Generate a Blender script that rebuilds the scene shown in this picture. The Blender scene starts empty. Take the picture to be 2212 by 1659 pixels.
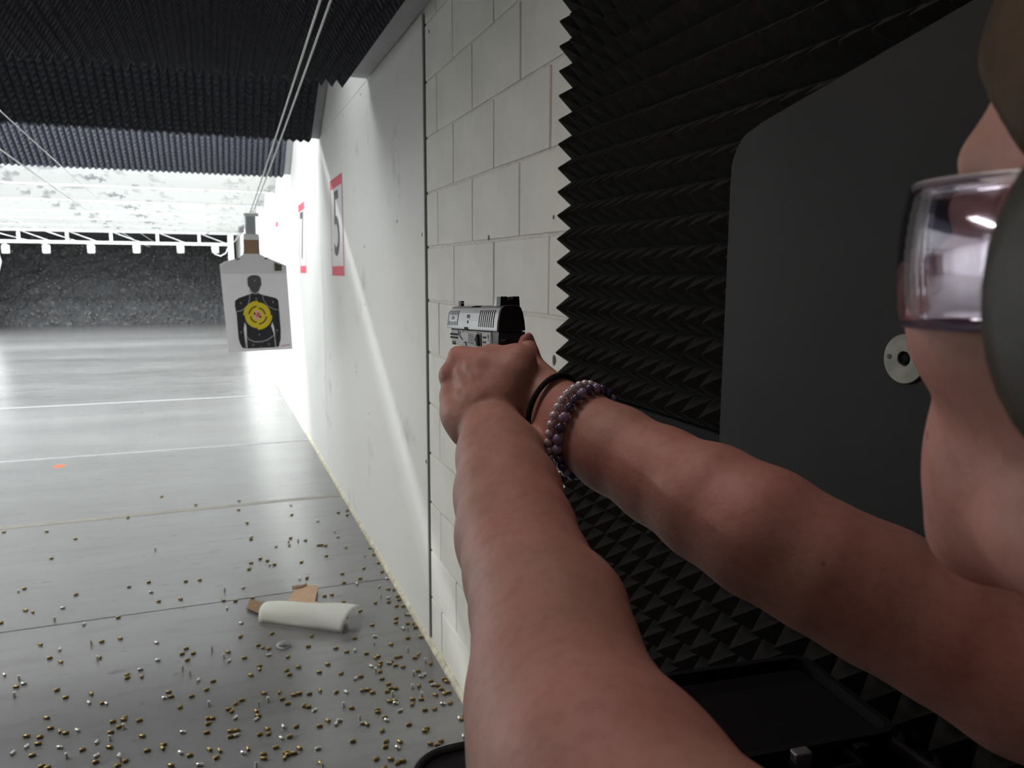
import bpy, bmesh, math, random
import numpy as np
from mathutils import Matrix, Vector, Euler

random.seed(7)
SC = bpy.context.scene
COL = SC.collection

# ------------------------------------------------------------------ camera
FPX, CX, CY, H = 1665.0, 1106.0, 829.5, 1.535       # pixel focal length, principal point, eye height
def _n(v): return v / np.linalg.norm(v)
_dy = _n(np.array([455 - CX, -(585 - CY), FPX]))
_dx = np.array([5450 - CX, -(605 - CY), FPX]); _dx = _n(_dx); _dx = _n(_dx - _dy * np.dot(_dx, _dy))
_dz = np.cross(_dx, _dy)
if _dz[1] < 0: _dz = -_dz
CM = np.array([_dx, _dy, _dz])                      # world <- (right, up, forward)
cam_d = bpy.data.cameras.new('camera'); cam = bpy.data.objects.new('camera', cam_d); COL.objects.link(cam)
cam_d.sensor_width = 36.0; cam_d.lens = FPX / 2212 * 36.0; cam_d.clip_start = 0.02; cam_d.clip_end = 100
R3 = np.stack([CM[:, 0], CM[:, 1], -CM[:, 2]], axis=1)
mw = Matrix.Identity(4)
for i in range(3):
    for j in range(3): mw[i][j] = float(R3[i, j])
mw[2][3] = H
cam.matrix_world = mw
cam_d.dof.use_dof = True; cam_d.dof.focus_distance = 0.78; cam_d.dof.aperture_fstop = 15
SC.camera = cam

# ------------------------------------------------------------------ world, exposure
wd = bpy.data.worlds.new('world'); SC.world = wd; wd.use_nodes = True
wd.node_tree.nodes['Background'].inputs[0].default_value = (0.02, 0.02, 0.022, 1)
wd.node_tree.nodes['Background'].inputs[1].default_value = 0.2
SC.view_settings.view_transform = 'Standard'; SC.view_settings.look = 'None'
SC.view_settings.gamma = 1.0; SC.view_settings.use_curve_mapping = False
SC.view_settings.exposure = 0.0
SC.cycles.max_bounces = 7

# lamps of the range (each light hangs under its own fixture, built further down)
LAMPS = [  # y, z, power, tilt downrange (deg)
    (4.46, 3.06, 34, -30), (6.12, 2.93, 330, 62), (8.38, 2.93, 260, 30), (10.35, 2.93, 280, 20), (12.5, 2.93, 360, 10),
    (14.65, 2.93, 380, 5), (16.8, 2.93, 380, 0), (18.95, 2.93, 380, 0), (21.4, 2.75, 230, 0)]
FLOOD = (8.83, 4.45, 420)          # bare strip high under the roof, seen through the slit between two baffles
FILL = [(-0.55, -0.75, 2.40, 0.25, 0.6, 0.6), (-0.20, 0.85, 2.385, 3.8, 1.2, 0.3), (-2.5, 3.70, 2.385, 74.0, 1.6, 0.3)]   # unseen fill lamps added to brighten shooter and near wall: x, y, z, power, size

def area_light(name, loc, sx, sy, power, color, rot, parent=None):
    l = bpy.data.lights.new(name, 'AREA'); l.shape = 'RECTANGLE'; l.size = sx; l.size_y = sy
    l.energy = power; l.color = color
    o = bpy.data.objects.new(name, l); COL.objects.link(o)
    o.location = loc; o.rotation_euler = rot
    if parent: o.parent = parent
    return o

# ------------------------------------------------------------------ photograph geometry helpers (pixel ray -> place in the room)
def ray(px, py): return CM @ np.array([px - CX, -(py - CY), FPX])
def atx(px, py, X): r = ray(px, py); return r * (X / r[0]) + np.array([0, 0, H])
def aty(px, py, Y): r = ray(px, py); return r * (Y / r[1]) + np.array([0, 0, H])
def atz(px, py, Z): r = ray(px, py); return r * ((Z - H) / r[2]) + np.array([0, 0, H])
def atd(px, py, d): return ray(px, py) * (d / FPX) + np.array([0, 0, H])
def cc(x, y, z): return CM @ np.array([x, y, z]) + np.array([0, 0, H])

# ------------------------------------------------------------------ materials
MATS = {}
def mat(name, col, rough=0.6, metal=0.0, var=0.0, vscale=8.0, bump=0.0, bscale=40.0, emit=None, coat=0.0, spec=0.5, sss=0.0, col2=None, trans=0.0, alpha=1.0):
    if name in MATS: return MATS[name]
    m = bpy.data.materials.new(name); m.use_nodes = True; nt = m.node_tree
    b = nt.nodes['Principled BSDF']
    b.inputs['Base Color'].default_value = (*col, 1); b.inputs['Roughness'].default_value = rough
    b.inputs['Metallic'].default_value = metal; b.inputs['Specular IOR Level'].default_value = spec
    if coat: b.inputs['Coat Weight'].default_value = coat
    if trans: b.inputs['Transmission Weight'].default_value = trans
    if alpha < 1: b.inputs['Alpha'].default_value = alpha
    if sss:
        b.inputs['Subsurface Weight'].default_value = sss; b.inputs['Subsurface Radius'].default_value = (0.012, 0.004, 0.002); b.inputs['Subsurface Scale'].default_value = 0.5
    tc = nt.nodes.new('ShaderNodeTexCoord')
    if var or col2:
        nz = nt.nodes.new('ShaderNodeTexNoise'); nz.inputs['Scale'].default_value = vscale; nz.inputs['Detail'].default_value = 5
        nt.links.new(tc.outputs['Object'], nz.inputs['Vector'])
        rp = nt.nodes.new('ShaderNodeValToRGB')
        c2 = col2 or tuple(min(1, c * (1 + var)) for c in col); c1 = col if col2 else tuple(c * (1 - var) for c in col)
        rp.color_ramp.elements[0].position = 0.32; rp.color_ramp.elements[1].position = 0.68
        rp.color_ramp.elements[0].color = (*c1, 1); rp.color_ramp.elements[1].color = (*c2, 1)
        nt.links.new(nz.outputs['Fac'], rp.inputs['Fac']); nt.links.new(rp.outputs['Color'], b.inputs['Base Color'])
    if bump:
        n2 = nt.nodes.new('ShaderNodeTexNoise'); n2.inputs['Scale'].default_value = bscale; n2.inputs['Detail'].default_value = 4
        nt.links.new(tc.outputs['Object'], n2.inputs['Vector'])
        bp = nt.nodes.new('ShaderNodeBump'); bp.inputs['Strength'].default_value = bump; bp.inputs['Distance'].default_value = 0.002
        nt.links.new(n2.outputs['Fac'], bp.inputs['Height']); nt.links.new(bp.outputs['Normal'], b.inputs['Normal'])
    if emit:
        b.inputs['Emission Color'].default_value = (*emit[0], 1); b.inputs['Emission Strength'].default_value = emit[1]
    MATS[name] = m
    return m

def spotted(name, base, spot, scale, lo, hi, rough=0.6, scale2=None, bump=0.0):
    """paint with irregular strike marks"""
    if name in MATS: return MATS[name]
    m = mat(name, base, rough); nt = m.node_tree; b = nt.nodes['Principled BSDF']
    tc = next(n for n in nt.nodes if n.type == 'TEX_COORD')
    def layer(sc, l, h):
        nz = nt.nodes.new('ShaderNodeTexNoise'); nz.inputs['Scale'].default_value = sc; nz.inputs['Detail'].default_value = 3; nz.inputs['Roughness'].default_value = 0.6
        nt.links.new(tc.outputs['Object'], nz.inputs['Vector'])
        mr = nt.nodes.new('ShaderNodeMapRange'); mr.inputs['From Min'].default_value = l; mr.inputs['From Max'].default_value = h
        nt.links.new(nz.outputs['Fac'], mr.inputs['Value']); return mr.outputs['Result']
    f = layer(scale, lo, hi)
    if scale2:
        g = layer(scale2, 0.42, 0.62)
        mu = nt.nodes.new('ShaderNodeMath'); mu.operation = 'MULTIPLY'; nt.links.new(f, mu.inputs[0]); nt.links.new(g, mu.inputs[1]); f = mu.outputs[0]
    mx = nt.nodes.new('ShaderNodeMix'); mx.data_type = 'RGBA'
    mx.inputs['A'].default_value = (*base, 1); mx.inputs['B'].default_value = (*spot, 1)
    nt.links.new(f, mx.inputs['Factor']); nt.links.new(mx.outputs['Result'], b.inputs['Base Color'])
    return m

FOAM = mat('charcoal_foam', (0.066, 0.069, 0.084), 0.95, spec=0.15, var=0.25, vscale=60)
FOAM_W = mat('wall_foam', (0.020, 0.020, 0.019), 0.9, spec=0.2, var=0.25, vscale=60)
WHITE = mat('white_wall_paint', (0.80, 0.80, 0.78), 0.55, var=0.025, vscale=2.0)
PANELW = spotted('scuffed_white_panel', (0.80, 0.80, 0.76), (0.50, 0.49, 0.46), 3.0, 0.60, 0.80, 0.5, 9.0)
BLOCK = mat('painted_block', (0.85, 0.84, 0.77), 0.6, var=0.05, vscale=6, bump=0.25, bscale=120)
MORTAR = mat('painted_mortar', (0.80, 0.79, 0.72), 0.7, var=0.1, vscale=30)
GREYP = mat('grey_board_paint', (0.42, 0.43, 0.44), 0.6, var=0.06)
BAFW = spotted('speckled_white_steel', (0.60, 0.61, 0.595), (0.24, 0.25, 0.26), 7.0, 0.53, 0.60, 0.6, 1.2)
DARKGAP = mat('dark_gap', (0.03, 0.035, 0.035), 0.8)
STEELW = mat('white_steel', (0.75, 0.76, 0.75), 0.45)
BLACKP = mat('black_plastic', (0.012, 0.012, 0.016), 0.42, spec=0.4)
BLACKM = mat('black_matte', (0.008, 0.008, 0.010), 0.75, spec=0.2)
PRINTK = mat('black_print', (0.035, 0.036, 0.040), 0.7, spec=0.2)
RED = mat('red_print', (0.75, 0.10, 0.15), 0.6)
SIGNW = mat('sign_white', (0.78, 0.76, 0.75), 0.55)
LAMPM = mat('lamp_tube', (0.9, 0.9, 0.9), 0.4, emit=((0.95, 0.98, 1.0), 6.0))

# ------------------------------------------------------------------ mesh helpers
def link(name, me, parent=None, m=None, smooth=False):
    o = bpy.data.objects.new(name, me); COL.objects.link(o)
    if parent: o.parent = parent
    if m is not None:
        ms = m if isinstance(m, (list, tuple)) else [m]
        if not me.materials:
            for k in ms: me.materials.append(k)
    if smooth:
        me.polygons.foreach_set('use_smooth', [True] * len(me.polygons))
    return o
def fromdata(name, v, f, parent=None, m=None, smooth=False):
    me = bpy.data.meshes.new(name); me.from_pydata([tuple(map(float, p)) for p in v], [], [tuple(map(int, q)) for q in f]); me.update()
    return link(name, me, parent, m, smooth)
def frombm(name, bm, parent=None, m=None, smooth=False, recalc=True):
    if recalc: bmesh.ops.recalc_face_normals(bm, faces=bm.faces[:])
    me = bpy.data.meshes.new(name); bm.to_mesh(me); bm.free()
    return link(name, me, parent, m, smooth)
def empty(name, loc=(0, 0, 0), rot=None):
    o = bpy.data.objects.new(name, None); COL.objects.link(o); o.location = loc; o.empty_display_size = 0.1
    if rot: o.rotation_euler = rot
    return o
def tag(o, label=None, cat=None, group=None, kind=None):
    if label: o['label'] = label
    if cat: o['category'] = cat
    if group: o['group'] = group
    if kind: o['kind'] = kind
    return o
def bbox_bm(bm, lo, hi, bev=0.0, seg=2):
    r = bmesh.ops.create_cube(bm, size=1.0)
    vs = r['verts']
    for v in vs:
        v.co = Vector((lo[i] + (v.co[i] + 0.5) * (hi[i] - lo[i]) for i in range(3)))
    if bev:
        es = set(e for v in vs for e in v.link_edges)
        bmesh.ops.bevel(bm, geom=list(es), offset=bev, segments=seg, profile=0.5, affect='EDGES')
    return vs
def box(name, lo, hi, parent=None, m=None, bev=0.0, seg=2, smooth=False):
    bm = bmesh.new(); bbox_bm(bm, lo, hi, bev, seg); return frombm(name, bm, parent, m, smooth)
def tube_bm(bm, pts, rad, seg=10, closed=False, caps=True):
    pts = [np.array(p, float) for p in pts]; n = len(pts)
    rads = rad if hasattr(rad, '__len__') else [rad] * n
    rings = []; up = None
    for i in range(n):
        a = pts[(i - 1) % n] if (closed or i > 0) else pts[i]
        b = pts[(i + 1) % n] if (closed or i < n - 1) else pts[i]
        t = _n(b - a)
        if up is None:
            up = np.array([0, 0, 1.0]) if abs(t[2]) < 0.9 else np.array([1.0, 0, 0])
        u = _n(np.cross(up, t)); w = np.cross(t, u); up = w
        rings.append([bm.verts.new(tuple(pts[i] + rads[i] * (math.cos(2 * math.pi * k / seg) * u + math.sin(2 * math.pi * k / seg) * w))) for k in range(seg)])
    rng = n if closed else n - 1
    for i in range(rng):
        A, B = rings[i], rings[(i + 1) % n]
        for k in range(seg):
            bm.faces.new((A[k], A[(k + 1) % seg], B[(k + 1) % seg], B[k]))
    if caps and not closed:
        bm.faces.new(rings[0][::-1]); bm.faces.new(rings[-1])
def tube(name, pts, rad, parent=None, m=None, seg=10, closed=False, smooth=True):
    bm = bmesh.new(); tube_bm(bm, pts, rad, seg, closed); return frombm(name, bm, parent, m, smooth)
def lathe_bm(bm, prof, seg=16, mtx=None):
    """prof: (r, z) list"""
    rings = []
    for r, z in prof:
        if r < 1e-6: rings.append([bm.verts.new((0, 0, z))])
        else: rings.append([bm.verts.new((r * math.cos(2 * math.pi * k / seg), r * math.sin(2 * math.pi * k / seg), z)) for k in range(seg)])
    for A, B in zip(rings, rings[1:]):
        for k in range(seg):
            k2 = (k + 1) % seg
            if len(A) == 1 and len(B) == 1: continue
            if len(A) == 1: bm.faces.new((A[0], B[k], B[k2]))
            elif len(B) == 1: bm.faces.new((A[k], A[k2], B[0]))
            else: bm.faces.new((A[k], A[k2], B[k2], B[k]))
    if mtx is not None:
        bmesh.ops.transform(bm, matrix=mtx, verts=[v for r in rings for v in r])
def prism_bm(bm, poly, lo, hi, axis='y'):
    """extrude a 2-d polygon; axis is the extrusion axis, poly gives the two others in order"""
    def mk(p, t):
        if axis == 'y': return (p[0], t, p[1])
        if axis == 'x': return (t, p[0], p[1])
        return (p[0], p[1], t)
    A = [bm.verts.new(mk(p, lo)) for p in poly]; B = [bm.verts.new(mk(p, hi)) for p in poly]
    n = len(poly)
    bm.faces.new(A); bm.faces.new(B[::-1])
    for i in range(n): bm.faces.new((A[i], B[i], B[(i + 1) % n], A[(i + 1) % n]))
def prism(name, poly, lo, hi, axis='y', parent=None, m=None, bev=0.0, seg=2, smooth=False):
    bm = bmesh.new(); prism_bm(bm, poly, lo, hi, axis)
    bmesh.ops.recalc_face_normals(bm, faces=bm.faces[:])
    if bev: bmesh.ops.bevel(bm, geom=bm.edges[:], offset=bev, segments=seg, profile=0.5, affect='EDGES')
    return frombm(name, bm, parent, m, smooth)
def arc(cx, cy, r, a0, a1, n=12): return [(cx + r * math.cos(math.radians(a0 + (a1 - a0) * i / n)), cy + r * math.sin(math.radians(a0 + (a1 - a0) * i / n))) for i in range(n + 1)]
def text_mesh(name, body, size, depth, mtx, parent=None, m=None, sx=1.0):
    c = bpy.data.curves.new(name, 'FONT'); c.body = body; c.size = size; c.extrude = depth; c.align_x = 'CENTER'; c.align_y = 'CENTER'; c.resolution_u = 4
    t = bpy.data.objects.new(name + '_tmp', c); COL.objects.link(t)
    dg = bpy.context.evaluated_depsgraph_get(); me = bpy.data.meshes.new_from_object(t.evaluated_get(dg)); bpy.data.objects.remove(t); bpy.data.curves.remove(c)
    me.name = name; me.transform(mtx @ Matrix.Diagonal((sx, 1, 1, 1)))
    me.materials.clear()
    return link(name, me, parent, m)
def frame(o, u, v, n):
    """matrix whose columns are the local axes u, v, n placed at o"""
    return Matrix(((u[0], v[0], n[0], o[0]), (u[1], v[1], n[1], o[1]), (u[2], v[2], n[2], o[2]), (0, 0, 0, 1)))
def copy_tree(o, parent=None):
    c = o.copy(); COL.objects.link(c)
    if parent: c.parent = parent
    for ch in o.children: copy_tree(ch, c)
    return c

# ================================================================== THE ROOM
W = 0.787            # right wall of the range
XL, YB, YE, ZR = -7.4, -1.7, 27.0, 4.6

# floor: two slabs with an open joint, worn paint
def floor_mat():
    m = mat('worn_grey_floor', (0.15, 0.15, 0.145), 0.50, spec=0.15, coat=1.0); nt = m.node_tree; b = nt.nodes['Principled BSDF']
    tc = nt.nodes.new('ShaderNodeTexCoord')
    def noise(sc, sx=1, sy=1, det=6):
        mp = nt.nodes.new('ShaderNodeMapping'); mp.inputs['Scale'].default_value = (sx, sy, 1)
        nt.links.new(tc.outputs['Object'], mp.inputs['Vector'])
        n = nt.nodes.new('ShaderNodeTexNoise'); n.inputs['Scale'].default_value = sc; n.inputs['Detail'].default_value = det
        nt.links.new(mp.outputs['Vector'], n.inputs['Vector']); return n.outputs['Fac']
    def ramp(f, stops):
        r = nt.nodes.new('ShaderNodeValToRGB')
        r.color_ramp.elements[0].position = stops[0][0]; r.color_ramp.elements[0].color = (*stops[0][1], 1)
        r.color_ramp.elements[1].position = stops[-1][0]; r.color_ramp.elements[1].color = (*stops[-1][1], 1)
        nt.links.new(f, r.inputs['Fac']); return r.outputs['Color']
    def mult(a, b_):
        x = nt.nodes.new('ShaderNodeMix'); x.data_type = 'RGBA'; x.blend_type = 'MULTIPLY'; x.inputs['Factor'].default_value = 1
        nt.links.new(a, x.inputs['A']); nt.links.new(b_, x.inputs['B']); return x.outputs['Result']
    base = ramp(noise(1.3, 0.6, 1.6), [(0.30, (0.125, 0.123, 0.120)), (0.70, (0.165, 0.163, 0.160))])
    smear = ramp(noise(5.0, 0.7, 3.0), [(0.30, (0.86, 0.86, 0.85)), (0.48, (1, 1, 1))])
    spots = ramp(noise(11.0, 0.8, 1.6, 3), [(0.27, (0.62, 0.62, 0.60)), (0.34, (1, 1, 1))])
    nt.links.new(mult(mult(base, smear), spots), b.inputs['Base Color'])
    rr = nt.nodes.new('ShaderNodeMapRange'); b.inputs['Coat IOR'].default_value = 1.8; rr.inputs['To Min'].default_value = 0.17; rr.inputs['To Max'].default_value = 0.27
    nt.links.new(noise(3.0, 0.6, 2.0), rr.inputs['Value']); nt.links.new(rr.outputs['Result'], b.inputs['Coat Roughness'])
    return m
FLOOR = floor_mat()
fl = tag(box('floor', (XL, YB, -0.20), (W + 0.3, YE, -0.012), None, mat('joint_dirt', (0.05, 0.05, 0.048), 0.9)), kind='structure')
JY = 3.686
box('slab', (XL, YB, -0.012), (W + 0.3, JY - 0.004, 0.0), fl, FLOOR)
box('slab', (XL, JY + 0.004, -0.012), (W + 0.3, YE, 0.0), fl, FLOOR)
LINEY = mat('cream_line_paint', (0.33, 0.31, 0.26), 0.5, var=0.12, vscale=14)
LINEW = mat('white_line_paint', (0.30, 0.30, 0.30), 0.5, var=0.1, vscale=14)
for y, w, m in ((5.262, 0.055, LINEY), (7.14, 0.05, LINEW), (9.98, 0.05, LINEW)):
    box('stripe', (XL, y - w / 2, 0.0), (W, y + w / 2, 0.0012), fl, m)

# right wall: core, painted blocks up to the steel panel, white panels downrange
wr = tag(box('wall_right', (W + 0.0065, YB, 0.0), (W + 0.30, YE, ZR), None, MORTAR), kind='structure')
bmB = bmesh.new(); bbox_bm(bmB, (0.0, 0.0, 0.0), (0.0075, 0.3984, 0.1955), 0.003, 2)
bmesh.ops.recalc_face_normals(bmB, faces=bmB.faces[:])
meB = bpy.data.meshes.new('block'); bmB.to_mesh(meB); bmB.free(); meB.materials.append(BLOCK)
cut_cache = {}
def block(y0, z0, y1):
    if y1 - y0 > 0.39:
        o = bpy.data.objects.new('block', meB); COL.objects.link(o); o.parent = wr
        o.location = (W + random.uniform(-0.0012, 0.0008), y0 + 0.004, z0 + 0.004)
    else:
        o = box('block', (W, y0 + 0.004, z0 + 0.004), (W + 0.0075, y1 - 0.004, z0 + 0.1995), wr, BLOCK, 0.0035)
PY = 2.948
for k in range(13):
    z0 = k * 0.2035
    off = 1.78 if k % 2 == 1 else 1.98
    y = off - 0.4064
    while y < PY:
        y1 = min(y + 0.4064, PY)
        if y1 - y > 0.03 and y1 > 1.45: block(y, z0, y1)
        y += 0.4064
box('gap_strip', (W + 0.0035, PY, 0.0), (W + 0.0066, PY + 0.022, 2.48), wr, DARKGAP)
ys = [PY + 0.022, 5.99, 9.0, 12.0, 15.0, 18.0, 21.0, 24.6]
for a, b in zip(ys, ys[1:]):
    box('panel', (W - 0.004, a, 0.0), (W + 0.0066, b - 0.003, 2.492 if a < 3.5 else ZR - 0.02), wr, PANELW, 0.0015, 1)
box('panel', (W - 0.0035, 4.07, 2.495), (W + 0.0066, 5.987, ZR - 0.02), wr, PANELW)
DENT = mat('chipped_paint', (0.10, 0.10, 0.095), 0.8)
def dent(px, py, r, x=None):
    P = atx(px, py, (W - 0.004) if x is None else x)
    bm = bmesh.new(); n = 9
    vs = [bm.verts.new((0, r * math.cos(a) * random.uniform(.7, 1.2), r * 1.4 * math.sin(a) * random.uniform(.7, 1.2))) for a in [2 * math.pi * i / n for i in range(n)]]
    c = bm.verts.new((0.0, 0, 0))
    r2 = bmesh.ops.extrude_face_region(bm, geom=[bm.faces.new(vs)])
    for e in r2['geom']:
        if isinstance(e, bmesh.types.BMVert): e.co.x -= 0.0012
    bmesh.ops.delete(bm, geom=[c], context='VERTS')
    o = frombm('dent', bm, wr, DENT); o.location = P
for a in [(858, 478, .006), (787, 533, .005), (788, 658, .004), (912, 507, .006), (921, 998, .007), (770, 803, .004), (797, 893, .004), (716, 540, .006), (741, 560, .004), (779, 204, .005), (741, 250, .004), (727, 829, .004)]: dent(*a)
for a in [(1197, 778, .009, W - .001), (1056, 513, .006, W - .001), (1196, 469, .004, W - .001), (927, 68, .005, W - .001)]: dent(*a)

# cream sealant bead at the foot of the wall
bm = bmesh.new(); prism_bm(bm, [(W - 0.018, 0.0), (W + 0.002, 0.0), (W + 0.002, 0.020), (W - 0.006, 0.018), (W - 0.014, 0.010)], 1.2, 24.6, 'y')
tag(frombm('trim_1', bm, None, mat('cream_sealant', (0.62, 0.58, 0.44), 0.6, var=0.25, vscale=25)), kind='structure')

tag(box('wall_left', (XL - 0.2, YB, 0), (XL, YE, ZR), None, WHITE), kind='structure')
tag(box('wall_back', (XL - 0.2, YB - 0.2, 0), (W + 0.3, YB, ZR), None, mat('dark_grey_wall', (0.10, 0.10, 0.11), 0.8)), kind='structure')
tag(box('wall_far', (XL - 0.2, YE, 0), (W + 0.3, YE + 0.2, ZR), None, mat('soot_grey_wall', (0.07, 0.07, 0.075), 0.9)), kind='structure')
tag(box('ceiling', (XL - 0.2, YB - 0.2, ZR), (W + 0.3, YE + 0.2, ZR + 0.2), None, mat('roof_grey', (0.35, 0.35, 0.36), 0.8)), kind='structure')

# ------------------------------------------------------------------ acoustic foam
PIT = 0.0508
def foam_mesh(nu, nv, h=0.043, b=0.018, name='foam_panel', m=FOAM, flat=0.10):
    v, f = [], []
    def vid(p): v.append(p); return len(v) - 1
    g = [[vid((i * PIT, j * PIT, b)) for j in range(nv + 1)] for i in range(nu + 1)]
    t = flat * PIT
    for i in range(nu):
        for j in range(nv):
            cx, cy = (i + .5) * PIT, (j + .5) * PIT
            q = [vid((cx - t / 2, cy - t / 2, b + h * 0.93)), vid((cx + t / 2, cy - t / 2, b + h * 0.93)), vid((cx + t / 2, cy + t / 2, b + h * 0.93)), vid((cx - t / 2, cy + t / 2, b + h * 0.93))]
            c = [g[i][j], g[i + 1][j], g[i + 1][j + 1], g[i][j + 1]]
            for k in range(4): f.append((c[k], c[(k + 1) % 4], q[(k + 1) % 4], q[k]))
            tp = vid((cx, cy, b + h))
            for k in range(4): f.append((q[k], q[(k + 1) % 4], tp))
    ring = [g[i][0] for i in range(nu + 1)] + [g[nu][j] for j in range(1, nv + 1)] + [g[i][nv] for i in range(nu - 1, -1, -1)] + [g[0][j] for j in range(nv - 1, 0, -1)]
    lo = [vid((v[k][0], v[k][1], 0.0)) for k in ring]
    n = len(ring)
    for k in range(n): f.append((lo[k], lo[(k + 1) % n], ring[(k + 1) % n], ring[k]))
    f.append(tuple(lo[::-1]))
    me = bpy.data.meshes.new(name); me.from_pydata(v, [], f); me.update(); me.materials.append(m)
    return me
ME_C = foam_mesh(24, 12)
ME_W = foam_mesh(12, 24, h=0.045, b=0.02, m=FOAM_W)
SU, SV = 24 * PIT, 12 * PIT
def place_foam(me, parent, o, u, v, n, jitter=0.0):
    p = bpy.data.objects.new('foam_panel', me); COL.objects.link(p)
    p.parent = parent; p.matrix_local = frame(o, u, v, n)
    return p

# foam sheets on the near part of the right wall: upper and lower row, a flat rail between them
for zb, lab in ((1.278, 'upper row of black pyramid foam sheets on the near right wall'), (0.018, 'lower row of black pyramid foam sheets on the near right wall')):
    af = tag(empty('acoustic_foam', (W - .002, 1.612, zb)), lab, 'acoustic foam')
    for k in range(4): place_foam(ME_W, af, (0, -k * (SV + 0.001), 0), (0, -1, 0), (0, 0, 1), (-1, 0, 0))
tag(box('foam_rail', (W - 0.030, -0.9, 1.242), (W - .002, 1.610, 1.276), None, BLACKM, 0.003), 'flat black strip on the wall between upper and lower foam sheets', 'strip')

# ------------------------------------------------------------------ ceiling baffles
X_END = W - 0.005
# flat foam baffle above the firing line
bf = empty('ceiling_baffle', (0, 4.06, 2.497)); tag(bf, 'flat ceiling baffle of black pyramid foam nearest the camera', 'baffle', 'ceiling baffles')
box('board', (XL + .01, YB - 4.06 + .01, 0.0), (X_END, 0.0, 0.05), bf, GREYP, 0.002, 1)
xr = 0.680
for i in range(4):
    for j in range(6):
        x0 = xr - (i + 1) * (SU + 0.0015)
        place_foam(ME_C, bf, (x0, -0.002 - j * (SV + 0.0015), 0.0), (1, 0, 0), (0, -1, 0), (0, 0, -1))
# sloping baffles
TH = math.radians(30); LEN = 1.225
def sloped(yb, zb, label, m, foam, lip=0.0, LEN=1.225):
    e = empty('ceiling_baffle', (0, yb, zb)); tag(e, label, 'baffle', 'ceiling baffles')
    s = (0, math.cos(TH), -math.sin(TH)); nrm = (0, -math.sin(TH), -math.cos(TH))
    # board, local frame: u = -X, v = downslope, n = face normal
    b = box('board', (0, 0, -0.04), (X_END - (XL + .01), LEN, 0), e, m, 0.002, 1)
    b.matrix_local = frame((X_END, -LEN * s[1], -LEN * s[2]), (-1, 0, 0), s, nrm)
    if foam:
        for i in range(5):
            for j in range(2):
                x1 = 0.722 - i * (SU + 0.0015); d = (LEN - 1.224) + j * (SV + 0.0015)
                place_foam(ME_C, e, (x1, -(LEN - d) * s[1], -(LEN - d) * s[2]), (-1, 0, 0), s, nrm)
    if lip:
        box('lip', (XL + .01, -0.03, -lip), (X_END, 0.03, 0.01), e, m, 0.004, 1)
    return e
sloped(5.918, 2.484, 'sloping ceiling baffle of unlit black foam, second from the camera', GREYP, True)
sloped(8.18, 2.482, 'sloping ceiling baffle of brightly lit slate-blue foam, third from the camera', GREYP, True, 0.0, 1.315)
far = [(10.10, 'nearest of the speckled white steel baffles beyond the foam'), (12.25, 'second speckled white steel baffle beyond the foam'), (14.4, 'third speckled white steel baffle beyond the foam'),
       (16.55, 'fourth speckled white steel baffle beyond the foam'), (18.7, 'fifth speckled white steel baffle beyond the foam'), (20.9, 'farthest speckled white steel baffle, above the cable rail')]
for y, l in far:
    sloped(y, 2.482, l, BAFW, False, 0.055 if y > 20 else 0.012)

# strip lamps behind the baffles
def strip(y, z, power, tilt, label, L=7.6, x=None):
    x = (W - 0.1 - L / 2) if x is None else x
    e = empty('strip_light', (x, y, z)); tag(e, label, 'lamp', 'range strip lamps')
    box('housing', (-L / 2, -0.07, 0.0), (L / 2, 0.07, 0.05), e, STEELW, 0.006, 1)
    tube('lamp_tube', [(-L / 2 + .03, 0, -0.018), (L / 2 - .03, 0, -0.018)], 0.014, e, LAMPM, 10)
    area_light('strip_light_glow', (0, 0, -0.035), L - 0.05, 0.45 if y < 5 else 0.09, power, (0.93, 0.97, 1.0), (math.radians(tilt), 0, 0), e)
    return e
for i, (y, z, p, t) in enumerate(LAMPS):
    strip(y, z, p, t, 'white strip lamp across the lanes behind ceiling baffle number %s' % ['one', 'two', 'three', 'four', 'five', 'six', 'seven', 'eight', 'nine'][i])
fe = strip(FLOOD[0], FLOOD[1], FLOOD[2], -52, 'white strip lamp high under the roof above the lit foam baffle', 3.6, -5.0)
# fill lamps added out of view for the light on shooter and blocks
for i, (x, y, z, pw, sx, sy) in enumerate(FILL):
    be = empty('booth_light', (x, y, z)); tag(be, ['dim square lamp over the firing line behind the camera', 'long warm lamp above the shooter', 'long white lamp over the lanes on the left'][i], 'lamp')
    box('housing', (-sx / 2 - .03, -sy / 2 - .03, 0), (sx / 2 + .03, sy / 2 + .03, .04), be, STEELW, 0.006, 1)
    box('diffuser', (-sx / 2, -sy / 2, -.012), (sx / 2, sy / 2, 0.002), be, mat('booth_diffuser', (.9, .85, .82), .5, emit=((1.0, .78, .70), 1.0)), 0.004, 1)
    area_light('booth_glow', (0, 0, -0.02), sx - .04, sy - .04, pw, ((1.0, 0.74, 0.66), (1.0, 0.80, 0.74), (1.0, 0.98, 0.95))[i], (0, 0, 0), be)

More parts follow.
